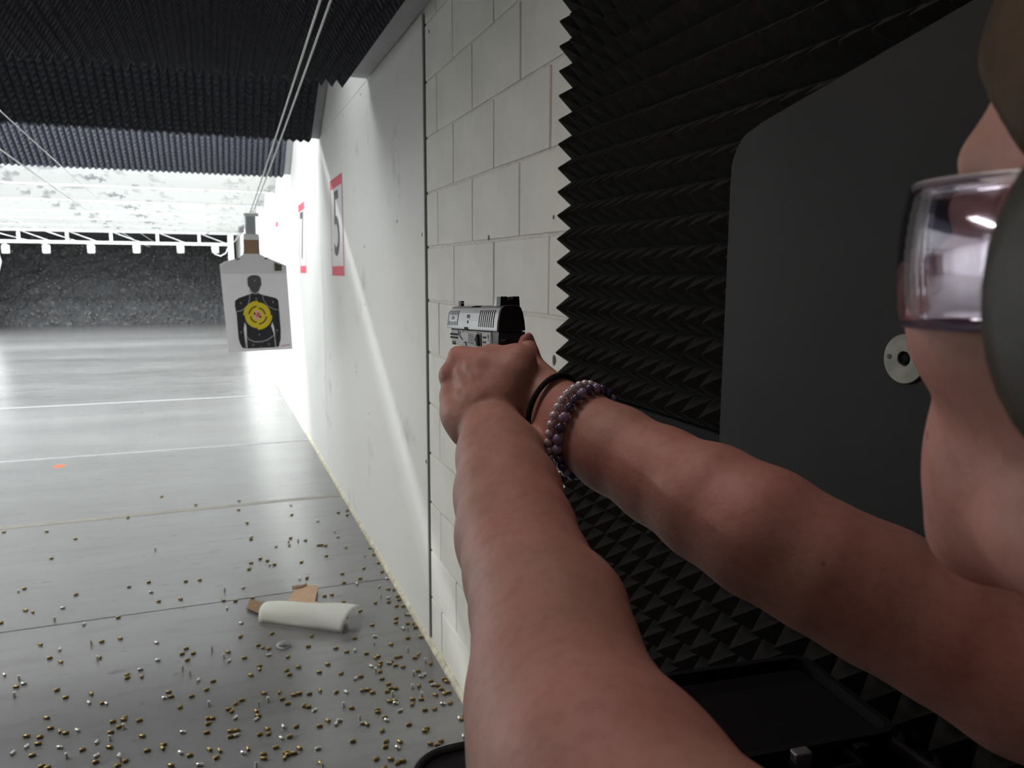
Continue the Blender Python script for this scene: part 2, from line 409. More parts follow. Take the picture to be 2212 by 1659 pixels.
# ------------------------------------------------------------------ bullet trap, far end
def trap():
    e = empty('bullet_trap', (-3.3, 24.2, 0)); tag(e, 'dark sloping bank of shredded rubber at the far end', 'bullet trap')
    nx, ny = 150, 44
    rng = np.random.RandomState(3)
    v, f = [], []
    for j in range(ny + 1):
        t = j / ny
        for i in range(nx + 1):
            x = -4.05 + 8.1 * i / nx
            y = 0.35 + 2.2 * t; z = 2.45 * t ** 0.9
            k = 0.05 * math.sin(x * 3.1 + j * .35) + 0.04 * math.sin(x * 7.7 - j * .8)
            z += (k + rng.uniform(-.035, .035)) * (0 if j == 0 else 1); y += rng.uniform(-.04, .04)
            v.append((x, y, max(z, -.02) if j else -0.01))
    for j in range(ny):
        for i in range(nx):
            a = j * (nx + 1) + i; f.append((a, a + 1, a + nx + 2, a + nx + 1))
    RUB = spotted('shredded_rubber', (0.060, 0.062, 0.066), (0.15, 0.145, 0.13), 9.0, 0.55, 0.72, 0.9)
    fromdata('rubber_bank', v, f, e, RUB)
    # litter of bullets and paper scraps lying on the rubber
    vv, ff = [], []
    for k in range(900):
        t = rng.rand() ** 1.6; x = rng.uniform(-4.0, 4.0); y = .35 + 2.2 * t - .05; z = 2.45 * t ** .9 + .05
        s = rng.uniform(.012, .045); a = rng.rand() * 6.3; n0 = len(vv)
        c, q = math.cos(a) * s, math.sin(a) * s
        vv += [(x - c, y - .02, z - q), (x + q * .6, y - .03, z - c * .6), (x + c, y - .02, z + q), (x - q * .6, y, z + c * .6), (x, y - .05, z + .01)]
        ff += [(n0, n0 + 1, n0 + 4), (n0 + 1, n0 + 2, n0 + 4), (n0 + 2, n0 + 3, n0 + 4), (n0 + 3, n0, n0 + 4)]
    tag(fromdata('bullet_litter', vv, ff, e, mat('litter', (0.20, 0.19, 0.17), .7, var=.5, vscale=2)), kind='stuff')
    # slanting white side plate at the left end of the bank
    return e
trap()
sp = empty('side_plate', (-4.9, 23.2, 0)); tag(sp, 'slanting white steel plate at the left end of the rubber bank', 'steel plate')
prism('plate', [(-2.4, 0.0), (-.62, 0.0), (-.30, .85), (-.05, 1.75), (-.10, 2.02), (-.45, 2.22), (-2.4, 2.3)], 0.0, 0.05, 'y', sp, STEELW, 0.004, 1)
# ------------------------------------------------------------------ cable end rail
rl = empty('cable_rail', (-2.0, 21.0, 2.2)); tag(rl, 'white horizontal cable rail under the farthest baffle', 'rail')
box('beam', (-4.8, -0.03, -0.045), (2.55, 0.03, 0.03), rl, STEELW, 0.006, 1)
for px in (40, 145, 240, 340, 430):
    P = aty(px, 515, 21.0)
    box('hanger', (P[0] + 2.0 - .035, -0.02, 0.0), (P[0] + 2.0 + .035, 0.02, .26), rl, STEELW, 0.004, 1)
    tube('brace', [(P[0] + 2.0 + .05, 0, .24), (P[0] + 2.0 + .62, 0, .02)], .012, rl, STEELW, 6)
P = aty(497, 520, 21.0)
box('end_post', (P[0] + 2.0 - .06, -.05, -.55), (P[0] + 2.0 + .08, .05, .25), rl, STEELW, .008, 1)
for i, px in enumerate((12, 100, 197, 295, 390, 465)):
    P = aty(px, 537, 20.86)
    e = empty('cable_pulley', P); tag(e, ['leftmost', 'second from the left', 'third from the left', 'fourth from the left', 'second from the right', 'rightmost'][i] + ' small white pulley hanging from the far cable rail', 'pulley', 'pulleys on the cable rail')
    bm = bmesh.new(); lathe_bm(bm, [(0, -.11), (.07, -.11), (.085, -.09), (.085, .06), (.06, .09), (0, .09)], 14); frombm('wheel_case', bm, e, STEELW, True)
    tube('stem', [(0, 0, .08), (0, .02, .12), (0, .105, .13)], .016, e, STEELW, 6)
# target cables
CAB = mat('steel_cable', (0.55, 0.56, 0.55), 0.4, 0.6)
def sag(p, q, r, n=14, s=0.0):
    p, q = np.array(p), np.array(q)
    return [tuple(p + (q - p) * (i / n) + np.array([0, 0, -4 * s * (i / n) * (1 - i / n)])) for i in range(n + 1)]
tag(tube('target_cable', sag((.292, -.6, 2.42), (.287, 5.95, 1.955), 0, s=.02) + sag((.287, 6.0, 1.955), (.47, 20.9, 2.17), 0, s=.06), .0038, None, CAB, 6), 'left one of two taut steel cables running to the paper target', 'cable', 'cables of this lane')
tag(tube('target_cable', sag((.335, -.6, 2.46), (.315, 5.95, 1.975), 0, s=.02) + sag((.315, 6.0, 1.975), (.50, 20.9, 2.20), 0, s=.06), .0038, None, CAB, 6), 'right one of two taut steel cables running to the paper target', 'cable', 'cables of this lane')
tag(tube('target_cable', sag((-.85, -.6, 2.47), (-1.2, 20.9, 2.2), 0, n=24, s=.12), .0035, None, CAB, 6), 'upper thin steel cable of the next lane on the left', 'cable', 'cables of the next lane')
tag(tube('target_cable', sag((-.90, -.6, 2.30), (-1.35, 20.9, 2.1), 0, n=24, s=.10), .0045, None, CAB, 6), 'lower thicker steel cable of the next lane on the left', 'cable', 'cables of the next lane')
for i, x in enumerate((-4.3, -3.5, -2.6)):
    tag(tube('target_cable', sag((x - .3, 12.4, 2.40), (x, 20.7, 2.12), 0, s=.03), .009, None, STEELW, 6), ['far left', 'middle', 'right'][i] + ' short pale cable sloping down to the far rail', 'cable', 'pale cables at the far rail')
tag(tube('cable_loop', [(.05, 20.85, 2.1), (.12, 20.8, 1.95), (.25, 20.8, 1.9), (.38, 20.82, 1.98), (.44, 20.85, 2.12)], .015, None, STEELW, 6), 'loose pale cable loop beside the end post of the far rail', 'cable')

# ------------------------------------------------------------------ distance signs on the wall
def sign(y0, y1, z0, z1, digit, label):
    e = empty('distance_sign', (W - 0.0045, (y0 + y1) / 2, z0)); tag(e, label, 'sign', 'distance signs on the wall')
    w, h = (y1 - y0) / 2, z1 - z0
    box('board', (-.003, -w, 0), (0, w, h), e, SIGNW)
    box('border', (-.0042, -w, 0), (-.0032, w, .062), e, RED); box('border', (-.0042, -w, h - .062), (-.0032, w, h), e, RED)
    box('border', (-.0042, -w, .062), (-.0032, -w + .010, h - .062), e, RED); box('border', (-.0042, w - .010, .062), (-.0032, w, h - .062), e, RED)
    mt = frame((-.0042, 0, h / 2), (0, -1, 0), (0, 0, 1), (-1, 0, 0))
    d = text_mesh('digit', digit, .60, .0006, mt, e, mat('sign_digit', (0.09, 0.09, 0.105), .6), sx=.95 if len(digit) == 1 else .62)
P0, P1 = atx(742, 374, W), atx(743, 596, W)
sign(4.93, 5.43, 1.507, 2.135, '5', 'nearest red-bordered wall sign with a black 5')
sign(6.98, 7.46, 1.52, 2.13, '7', 'brightly lit red-bordered wall sign with a black 7')
sign(9.75, 10.22, 1.52, 2.13, '10', 'farthest red-bordered wall sign, washed out by light')

# ------------------------------------------------------------------ hanging paper target
def build_target():
    Y = 6.0
    O = aty(555, 757, Y)
    e = empty('paper_target', O); tag(e, 'hanging paper target with a black torso and yellow bullseye rings', 'target')
    def z2(x, y):
        P = aty(420 + x / 4.608, 430 + y / 4.608, Y); return (P[0] - O[0], P[2] - O[2])
    PAPG = mat('target_card_grey', (0.68, 0.68, 0.70), .7, var=.03); PAPW = mat('target_paper', (0.84, 0.83, 0.86), .65, var=.02)
    CARD = mat('brown_cardboard', (0.30, 0.19, 0.12), .85, var=.08, vscale=20)
    def layer(name, pts, k, m, th=.0012): return prism(name, [z2(*p) for p in pts], -k - th, -k, 'y', e, m)
    layer('neck_board', [(488, 360), (642, 360), (648, 520), (660, 620), (470, 620), (490, 520)], 0.0, CARD, .004)
    layer('backer', [(440, 582), (490, 545), (645, 545), (705, 575), (915, 662), (975, 1490), (340, 1525), (250, 662), (300, 630), (400, 602)], .002, PAPG, .003)
    layer('paper_sheet', [(262, 742), (921, 742), (976, 1492), (339, 1527)], .0052, PAPW)
    layer('tape_fold', [(252, 650), (300, 622), (400, 596), (402, 606), (302, 640), (256, 672)], .0055, mat('white_tape', (.85, .85, .85), .5))  # top lip of the backer, the light on it put in as white
    def ell(cx, cy, rx, ry, n=28, rot=0):
        return [(cx + rx * math.cos(a), cy + ry * math.sin(a)) for a in [2 * math.pi * i / n for i in range(n)]]
    K = .0066
    head = [(525, 790), (545, 768), (575, 758), (615, 757), (645, 768), (662, 790), (664, 830), (668, 850), (655, 875), (645, 905), (632, 925), (610, 935), (585, 932), (562, 915), (548, 885), (530, 860), (528, 830)]
    layer('head_print', head, K, mat('head_print', (.075, .077, .082), .7))
    torso = [(560, 942), (575, 935), (630, 935), (652, 945), (690, 956), (812, 985), (834, 1010), (842, 1100), (850, 1200), (858, 1300), (858, 1390), (846, 1440), (840, 1468), (818, 1472), (806, 1420), (800, 1330), (792, 1275), (775, 1222), (762, 1260), (790, 1340),
             (804, 1474), (528, 1487), (520, 1380), (520, 1300), (516, 1262), (500, 1225), (490, 1290), (500, 1370), (516, 1440), (520, 1487), (478, 1480), (455, 1440), (440, 1390), (432, 1300), (420, 1150), (402, 1060), (404, 1012), (440, 985)]
    layer('torso_print', torso, K, PRINTK)
    LINE = mat('grey_print_line', (.36, .36, .38), .7)
    def ribbon(pts, w, k=K + .0014, m=LINE, nm='print_line'):
        pts = [np.array(p, float) for p in pts]; L, Rr = [], []
        for i, p in enumerate(pts):
            t = _n(pts[min(i + 1, len(pts) - 1)] - pts[max(i - 1, 0)]); nn = np.array([-t[1], t[0]]) * w / 2
            L.append(tuple(p + nn)); Rr.append(tuple(p - nn))
        layer(nm, L + Rr[::-1], k, m, .0005)
    ribbon([(552, 945), (548, 1000), (530, 1060), (480, 1105), (415, 1122)], 8)
    ribbon([(672, 945), (690, 1010), (725, 1060), (780, 1092), (836, 1105)], 6)
    ribbon([(545, 912), (575, 935), (610, 942), (645, 930)], 9)
    ribbon([(518, 1365), (545, 1398), (600, 1420), (660, 1420), (730, 1400), (790, 1355)], 9)
    ribbon([(500, 1370), (508, 1430), (514, 1486)], 7); ribbon([(790, 1345), (806, 1410), (812, 1474)], 7)
    for x, y in ((462, 1032), (615, 990), (780, 1020), (645, 1345), (585, 1448), (740, 1440), (660, 1474), (600, 808), (465, 1322), (822, 1303)):
        mt = Matrix.Translation(Vector((z2(x, y)[0], -K - .0018, z2(x, y)[1]))) @ frame((0, 0, 0), (1, 0, 0), (0, 0, 1), (0, -1, 0))
        text_mesh('score_mark', 'x' if (x, y) in ((600, 808), (465, 1322), (822, 1303)) else 'a', .03, .0002, mt, e, LINE)
    # ring sectors, each quadrant stepping outwards a little
    YEL = mat('yellow_print', (.70, .55, .02), .6); CXr, CYr = 630, 1156
    def sector(r0, r1, a0, a1, m, k, nm):
        layer(nm, arc(CXr, CYr, r1, a0, a1, 14) + arc(CXr, CYr, r0, a1, a0, 14), k, m, .0006)
    for a0, r in ((180, 144), (270, 128), (0, 144), (90, 128)):
        sector(18, r, a0, a0 + 90, YEL, K + .0014, 'ring_quadrant')
        sector(r - 62, r - 50, a0 + 8, a0 + 82, PRINTK, K + .0022, 'ring_line')
    layer('center_spot', ell(625, 1155, 42, 46), K + .0024, mat('pink_print', (.72, .45, .38), .6), .0006)
    layer('center_spot', ell(634, 1150, 22, 26), K + .0032, mat('red_center', (.68, .15, .10), .6), .0006)
    layer('bullet_hole', ell(598, 1140, 9, 12, 10), K + .004, BLACKM, .0003); layer('bullet_hole', ell(655, 1172, 9, 10, 10), K + .004, BLACKM, .0003)
    ribbon([(860, 1462), (950, 1448)], 14, .0067, mat('pale_red_print', (.6, .38, .40), .7), 'red_print')
    prism('side_clip', [z2(*p) for p in [(792, 630), (868, 655), (866, 712), (800, 716)]], -.014, .006, 'y', e, mat('olive_clip', (.07, .07, .05), .6), .002)
    for p in ((432, 588), (712, 580)):
        prism('staple', [z2(p[0] - 14, p[1] + 14), z2(p[0] + 14, p[1] - 2), z2(p[0] + 16, p[1] + 8), z2(p[0] - 10, p[1] + 24)], -.009, .003, 'y', e, BLACKM)
    # carrier clip on the cable
    c = empty('target_carrier', aty(541, 488, Y)); tag(c, 'silver target carrier clamped on the cable above the paper target', 'carrier')
    GAL = mat('galvanised', (.50, .54, .57), .35, .7)
    box('housing', (-.038, -.03, -.06), (.038, .05, .075), c, GAL, .012, 3)
    box('cap', (-.045, -.03, .07), (.06, .05, .092), c, STEELW, .006, 2)
    box('jaw', (-.05, -.014, -.10), (.05, -.006, -.055), c, STEELW, .004); box('jaw', (-.05, .008, -.10), (.05, .016, -.055), c, STEELW, .004)
    bm = bmesh.new(); lathe_bm(bm, [(0, -.02), (.024, -.02), (.03, -.012), (.03, .012), (.024, .02), (0, .02)], 14, Matrix.Rotation(math.pi / 2, 4, 'Y') @ Matrix.Translation((0.02, 0, -.065)))
    frombm('wheel', bm, c, STEELW, True)
build_target()

# ------------------------------------------------------------------ on the floor
bm = bmesh.new(); lathe_bm(bm, [(0, 0), (.042, 0), (.041, .0016), (0, .0016)], 28)
o = frombm('orange_marker', bm, None, mat('fluorescent_orange', (.95, .16, .04), .5)); o.location = atz(128, 1007, 0.0)
tag(o, 'small bright orange round spot lying on the far grey floor', 'marker')

ft = empty('fallen_target', (.30, 3.33, 0)); tag(ft, 'torn curled white target sheet with brown cardboard scraps on the floor', 'torn target')
def fallen():
    C0 = np.array([.30, 3.33, 0]); 
    a = np.array([.125, 3.395, 0]); b = np.array([.452, 3.165, 0]); d = _n(b - a); q = np.array([-d[1], d[0], 0])   # q points away from the camera
    prof = [(-.005, .003), (-.003, .022), (.008, .045), (.026, .062), (.052, .072), (.085, .074), (.12, .068), (.155, .058)]
    n = 22; v = []; f = []
    L = np.linalg.norm(b - a)
    for i in range(n + 1):
        t = i / n
        for j, (u, z) in enumerate(prof):
            cut = 1.0 if t < .80 else 1.0
            uu = u * (0.62 + .45 * t) ; zz = z * (.95 + .12 * math.sin(t * 3)) + (.004 * math.sin(t * 9 + j))*(j>0)
            v.append(a + d * (t * L + .012 * (j / 7) * (1 if t > .5 else -1)) + q * uu + np.array([0, 0, max(zz, .002)]) - C0)
    m = len(prof)
    for i in range(n):
        for j in range(m - 1): f.append((i * m + j, (i + 1) * m + j, (i + 1) * m + j + 1, i * m + j + 1))
    o = fromdata('curled_sheet', v, f, ft, mat('sheet_cream', (.62, .64, .54), .6, col2=(.70, .70, .68), vscale=3), True)
    md = o.modifiers.new('solid', 'SOLIDIFY'); md.thickness = .003
    def scrap(name, pts, z, m, th=.004):
        poly = []
        for x, y in pts:
            P = atz(520 + x / 5.183, 1080 + y / 5.183, z) - C0; poly.append((P[0], P[1]))
        prism(name, poly, z - th, z, 'z', ft, m)
    TAN = mat('tan_card', (.52, .34, .22), .8, var=.06, vscale=30); BRN = mat('brown_card', (.24, .15, .085), .85, var=.1, vscale=30)
    scrap('cardboard_scrap', [(590, 1020), (640, 985), (735, 955), (870, 950), (850, 1040), (832, 1130), (930, 1185), (905, 1215), (530, 1175), (545, 1100)], .022, TAN)
    scrap('cardboard_scrap', [(105, 1112), (290, 1150), (270, 1260), (190, 1262), (62, 1208)], .012, BRN)
    scrap('cardboard_scrap', [(1030, 1250), (1200, 1252), (1202, 1320), (1120, 1330)], .03, TAN)
    scrap('tape_strip', [(572, 965), (690, 948), (735, 928), (742, 945), (700, 965), (580, 998)], .028, BRN, .004)
    scrap('tape_strip', [(285, 1140), (330, 1130), (385, 1150), (520, 1160), (515, 1175), (330, 1175)], .022, BLACKM, .008)
    scrap('tape_strip', [(905, 1180), (985, 1185), (975, 1215), (910, 1212)], .032, BLACKM, .008)
    bm = bmesh.new(); lathe_bm(bm, [(0, 0), (.005, 0), (.004, .004), (0, .004)], 10); s = frombm('brass_pin', bm, ft, mat('pin_brass', (.8, .5, .15), .35, .9)); P = atz(520 + 160 / 5.183, 1080 + 1195 / 5.183, .013) - C0; s.location = P
fallen()
# clear plastic shard
bm = bmesh.new(); lathe_bm(bm, [(.030, 0), (.027, .012), (.018, .022), (0, .026)], 16)
o = frombm('plastic_shard', bm, None, mat('clear_plastic', (.8, .82, .84), .12, trans=.85), True); o.location = atz(612, 1397, 0.0); o.scale = (1, .7, 1)
md = o.modifiers.new('solid', 'SOLIDIFY'); md.thickness = .0012
tag(o, 'small clear plastic cap lying in front of the torn target sheet', 'plastic scrap')

# spent casings
def casing_mesh(m):
    bm = bmesh.new()
    lathe_bm(bm, [(0, .0), (.0028, .0), (.0049, .0003), (.0049, .0014), (.0042, .0018), (.0042, .0027), (.0049, .0034), (.00475, .0186), (.0043, .0190), (.0041, .0180), (.0040, .006), (0, .006)], 14, Matrix.Translation((0, 0, -.0095)))
    bmesh.ops.recalc_face_normals(bm, faces=bm.faces[:])
    me = bpy.data.meshes.new('spent_casing'); bm.to_mesh(me); bm.free(); me.materials.append(m)
    me.polygons.foreach_set('use_smooth', [True] * len(me.polygons)); return me
ME_BR = casing_mesh(mat('tarnished_brass', (.34, .25, .10), .36, .95, var=.25, vscale=90))
ME_SI = casing_mesh(mat('nickel_casing', (.66, .64, .60), .28, .9))
CAS = "-730,3495b;-649,3419s;-673,3355b;-627,3304b;-535,3427s;-498,3436b;-429,3440b;-494,3274s;-490,3291b;-372,3103b;-370,3078b;-328,3129s;-319,3069b;-810,3269s;-750,3211s;-726,3168s;-747,3151b;-739,3081s;-603,3075b;-564,3006b;-482,3000b;-481,2937s;-434,2919b;-423,2909s;-603,2882b;-579,2808b;-547,2777b;-526,2758b;-493,2762s;-644,2784b;-602,2763b;-600,2723b;-632,2718s;-666,2695s;-605,2660b;-531,2676s;-501,2610s;-461,2637b;-423,2665s;-384,2667s;-380,2619b;-414,2584s;-412,2551b;-387,2777b;-352,2789b;-354,2776b;-363,2734b;-349,2723s;-303,2753b;-386,2710b;-286,2648b;-347,2560s;-340,2532s;-325,2524b;-346,2506b;-566,2587b;-548,2573b;-265,2558b;-284,3345s;-270,3185s;-182,3206b;-168,3248b;-140,3195b;-161,3146b;-70,3199s;-9,3156b;-25,3115s;-7,3078s;52,3082b;-176,3072s;-148,3018s;-118,2965s;-66,2938b;-89,2883b;-218,2913b;-230,2876s;-208,2877b;-139,2854b;-176,2791b;-80,2770s;69,2932b;104,2995b;101,2967b;109,3174b;126,3145b;148,3126b;144,3071s;109,2780b;161,2767b;167,2719b;30,2762b;8,2745b;-15,2717b;-5,2699b;5,2651s;86,2706s;118,2722s;74,2669b;80,2637b;72,2617s;-81,2683b;-68,2676b;-83,2648b;-86,2595b;-12,2574b;8,2572b;-13,2542b;5,2543s;78,2521b;105,2543b;106,2515b;144,2474s;156,2539s;123,2428b;151,2387b;146,2362b;83,2405b;83,2381b;59,2347s;23,2434s;38,2450b;-78,2491b;-48,2475b;-58,2440b;-106,2419s;-137,2482b;-165,2507s;-218,2573b;-220,2553b;-190,2447b;-161,2625s;43,3279b;51,3412s;170,3263b;585,3191b;688,3179b;733,3149b;705,3110s;720,3093s;764,3142b;763,3103b;703,3018b;760,3007b;493,3095b;576,3079s;557,3008s;624,2987b;677,2909s;442,2988b;475,2991s;514,2945b;541,2898b;553,2906b;621,2872b;636,2873b;689,2842b;709,2863b;720,2795s;736,2775b;552,2851b;544,2832b;513,2837s;521,2794s;536,2785b;583,2835s;592,2844b;603,2810b;628,2788b;675,2736b;653,2716s;677,2693s;689,2703s;533,2728b;548,2683b;439,2765s;461,2774b;394,2824b;356,2913b;317,2863b;246,2931b;215,3030b;200,2923b;208,2885b;703,2649b;702,2618s;717,2609b;754,2644b;757,2622b;724,2578b;626,2625s;652,2630b;550,2651b;566,2643b;532,2633b;546,2605s;450,2672b;470,2671b;481,2645b;391,2682s;357,2697b;302,2728b;263,2719b;229,2734b;209,2730b;183,2681b;236,2646b;250,2632b;267,2602s;367,2593s;392,2570b;526,2564b;545,2563b;545,2546s;548,2493s;607,2549b;598,2518b;644,2559s;637,2538b;693,2547b;725,2544b;744,2547b;702,2481s;728,2478b;665,2461b;632,2467b;475,2527b;474,2512b;490,2472b;492,2452s;406,2491s;411,2464s;423,2451b;302,2521b;340,2508s;326,2492s;272,2499b;197,2525b;170,2474b;194,2395b;156,2375b;176,2376b;250,2373s;362,2373b;557,2400b;609,2357b;599,2344b;465,2397b;464,2333b;456,2305b;506,2314b;493,2286s;729,2376s;751,2382b;739,2366b;751,2326s;634,2270b;618,2255b;612,2230b;598,2225b;598,2268b;416,2253b;459,2234b;493,2212b;474,2209b;430,2199b;248,2293b;251,2270s;324,3179b;302,3091b;405,3035b;711,2271s;689,4853b;752,4879b;734,4781b;406,4909b;545,4730s;614,4495s;619,4393s;358,4466b;341,4408s;340,4346b;393,4397s;434,4397b;493,4289b;511,4290b;531,4270b;633,4202b;269,4353s;142,4522b;146,4566s;765,4146s;767,4096s;758,4034b;709,4035s;512,4105b;764,3906b;670,3855b;750,3779b;376,4058b;175,4189b;208,4145b;216,4082s;240,4075b;126,4142b;112,4055b;554,3821b;629,3727b;544,3702b;601,3669s;379,3831b;342,3830s;74,3817s;756,3679s;697,3592s;734,3549b;759,3534b;679,3464s;711,3447s;704,3401b;644,3415b;767,3451b;755,3409b;728,3345b;757,3334b;505,3474b;432,3577b;466,3579b;502,3390b;562,3352b;751,3241b;770,3236s;699,3222b;111,3672b;134,4842b;420,5127s;-802,4886b;-872,4586b;-360,4526s;-918,4175b;-938,4150s;-447,4025s;-361,4050b;-341,3913s;-674,4010b;-190,3998b;-126,3992b;-12,3808s;-18,3692b;34,3665b;-5,3592s;-207,3778b;-301,3788b;-706,3864s;-859,3893b;-826,3862b;-718,3734s;-591,3643s;-459,3666b;-932,3785b;-1213,5163b;-980,5090b;-557,5212b;-166,5347b;94,5134b;105,5343b;-387,5635b"
crng = random.Random(11)
for s in CAS.split(';'):
    k = s[-1]; x, y = [int(t) / 1000 for t in s[:-1].split(',')]
    o = bpy.data.objects.new('spent_casing', ME_SI if k == 's' else ME_BR); COL.objects.link(o)
    if k == 's' and crng.random() < .30:
        o.location = (x, y, .0096); o.rotation_euler = (math.pi if crng.random() < .5 else 0, 0, 0)
    else:
        o.location = (min(x, W - .030), y, .0050)
        a = crng.gauss(0, .55) if k == 'b' else crng.uniform(0, math.pi)
        o.rotation_euler = (0, math.pi / 2, a)
    if x > .60: w = 'against the foot of the right wall' if x > .70 else 'close to the right wall'
    elif y > 4.6: w = 'far out near the cream line'
    elif y > JY: w = 'beyond the joint, ' + ('toward the left' if x < .0 else 'above the torn sheet')
    elif y > 3.1: w = 'left of the torn sheet' if x < .1 else 'right of the torn sheet' if x > .45 else 'beside the torn sheet'
    elif y > 2.62: w = 'mid floor at the left edge' if x < -.25 else 'mid floor below the torn sheet' if x < .25 else 'mid floor toward the wall'
    else: w = 'nearest floor at the left' if x < -.2 else 'nearest floor in the middle' if x < .12 else 'nearest floor just left of the bench'
    if abs(o.rotation_euler[1]) < .1: w = 'standing upright, ' + w
    tag(o, 'spent %s pistol casing on the floor, %s' % ('brass' if k == 'b' else 'silver', w), 'casing', 'spent casings scattered on the floor')

# ------------------------------------------------------------------ bench, steel plate and things on the bench
bn = empty('lane_bench', (.17, .32, 1.0)); tag(bn, 'black bench top with a rounded corner below the shooter', 'bench')
def rrect(x0, x1, y0, y1, r, n=6):
    return arc(x1 - r, y1 - r, r, 0, 90, n) + arc(x0 + r, y1 - r, r, 90, 180, n) + arc(x0 + r, y0 + r, r, 180, 270, n) + arc(x1 - r, y0 + r, r, 270, 360, n)
BW, BD = .543, .459
prism('top', rrect(0, BW, 0, BD, .05, 8), -.035, 0, 'z', bn, BLACKP, .006, 3)
bm = bmesh.new(); tube_bm(bm, [(x, y, .001) for x, y in rrect(.006, BW - .006, .006, BD - .006, .046, 8)], .006, 8, True); frombm('rim', bm, bn, mat('bench_rim', (.03, .03, .034), .28), True)
for y in (.05, .40):
    box('bracket', (BW - .30, y - .015, -.06), (BW - .005, y + .015, -.036), bn, BLACKM, .003); 
    prism('bracket_web', [(BW - .28, -.06), (BW - .005, -.06), (BW - .005, -.32)], y - .006, y + .006, 'y', bn, BLACKM)

pl = empty('steel_plate', (.692, .934, 1.0)); tag(pl, 'dark grey steel plate with a rounded corner beside the shooter', 'steel plate')
PLM = mat('worn_dark_steel', (.007, .0078, .0075), .6, .0, spec=.25, col2=(.012, .0125, .0125), vscale=4, bump=.06, bscale=500)
poly = [(-1.25, .15), (0, .15), (0, .66)] + [(-.05 + .05 * math.cos(math.radians(a)), .672 + .056 * math.sin(math.radians(a))) for a in (10, 25, 40, 55, 70, 85)] + [(-.062, .7335), (-.356, .793), (-1.25, .975)]
prism('plate', poly, 0, .008, 'x', pl, PLM, .0012, 2)
bm = bmesh.new()
R0, R1, n = .0272, .0075, 36
A = [[bm.verts.new((x, r * math.cos(2 * math.pi * k / n), r * math.sin(2 * math.pi * k / n))) for k in range(n)] for (r, x) in ((R0, 0), (R0, -.003), (R0 - .001, -.004), (R1 + .001, -.004), (R1, -.003), (R1, 0))]
for a, b in zip(A, A[1:] + A[:1]):
    for k in range(n): bm.faces.new((a[k], a[(k + 1) % n], b[(k + 1) % n], b[k]))
P = atx(1958, 775, .692); ws = frombm('washer', bm, pl, mat('worn_washer', (.16, .155, .13), .45, .6, var=.2, vscale=60), False); ws.location = P - np.array([.692, .934, 1.0])
P = atx(1921, 770, .688); bm = bmesh.new(); lathe_bm(bm, [(0, 0), (.0028, 0), (.0026, .0006), (0, .0006)], 12, Matrix.Rotation(-math.pi / 2, 4, 'Y')); k = frombm('washer_screw', bm, ws, mat('washer_screw', (.07, .07, .06), .6, .5)); k.location = P - np.array([.692, .934, 1.0]) - np.array(ws.location)
tube('stud', [(-.001, ws.location[1], ws.location[2]), (W - .692 + .004, ws.location[1], ws.location[2])], .006, pl, BLACKM, 10)
for y, z in ((-.9, .25), (-.9, .85), (-.08, .22)): tube('stud', [(.006, y, z), (W - .692 + .004, y, z)], .006, pl, BLACKM, 10)

# open pistol case and two magazines, nearly lost in the dark
pc = empty('pistol_case', (.575, .655, 1.0), (0, 0, math.radians(-6))); tag(pc, 'black plastic pistol case lying on the dark bench', 'case')
def tray(name, x0, x1, y0, y1, z0, z1, r, parent, m):
    bm = bmesh.new(); o_ = rrect(x0, x1, y0, y1, r); i_ = rrect(x0 + .008, x1 - .008, y0 + .008, y1 - .008, r - .006)
    V = [[bm.verts.new((x, y, z)) for x, y in p] for p, z in ((o_, z0), (o_, z1), (i_, z1), (i_, z0 + .006))]
    n = len(o_)
    for a, b in zip(V, V[1:]):
        for k in range(n): bm.faces.new((a[k], a[(k + 1) % n], b[(k + 1) % n], b[k]))
    bm.faces.new(V[0][::-1]); bm.faces.new(V[3]); return frombm(name, bm, parent, m)
tray('tray', -.11, .11, -.075, .10, .002, .045, .022, pc, BLACKP)
prism('foam_insert', rrect(-.10, .10, -.065, .09, .016), .009, .030, 'z', pc, BLACKM)
box('latch', (-.030, -.086, .018), (-.010, -.074, .046), pc, mat('dull_latch', (.30, .30, .31), .4, .6), .002); box('latch', (.045, -.084, .018), (.062, -.074, .04), pc, BLACKP, .002)
tube('handle', [(-.03, -.076, .03), (-.03, -.10, .03), (.04, -.10, .03), (.04, -.076, .03)], .005, pc, BLACKP, 8)
STL = mat('dark_gun_steel', (.10, .10, .105), .32, .9)
def magazine(loc, rz, label):
    e = empty('magazine', loc, (0, 0, rz)); tag(e, label, 'magazine', 'pistol magazines on the bench')
    box('body', (-.055, -.016, .001), (.05, .016, .023), e, STL, .004); box('base_plate', (-.066, -.019, .0), (-.052, .019, .026), e, BLACKP, .003)
    box('feed_lips', (.049, -.010, .004), (.058, .010, .020), e, STL, .002)
    bm = bmesh.new(); lathe_bm(bm, [(0, -.012), (.0047, -.012), (.0047, .008), (.003, .014), (0, .016)], 12, Matrix.Translation((.056, 0, .012)) @ Matrix.Rotation(math.pi / 2, 4, 'X')); frombm('cartridge', bm, e, mat('bright_brass', (.75, .52, .2), .3, .9), True)
magazine((.655, .405, 1.001), math.radians(118), 'black pistol magazine on the bench below the steel plate')
magazine((.600, .440, 1.001), math.radians(131), 'black pistol magazine on the bench, left one of the pair')

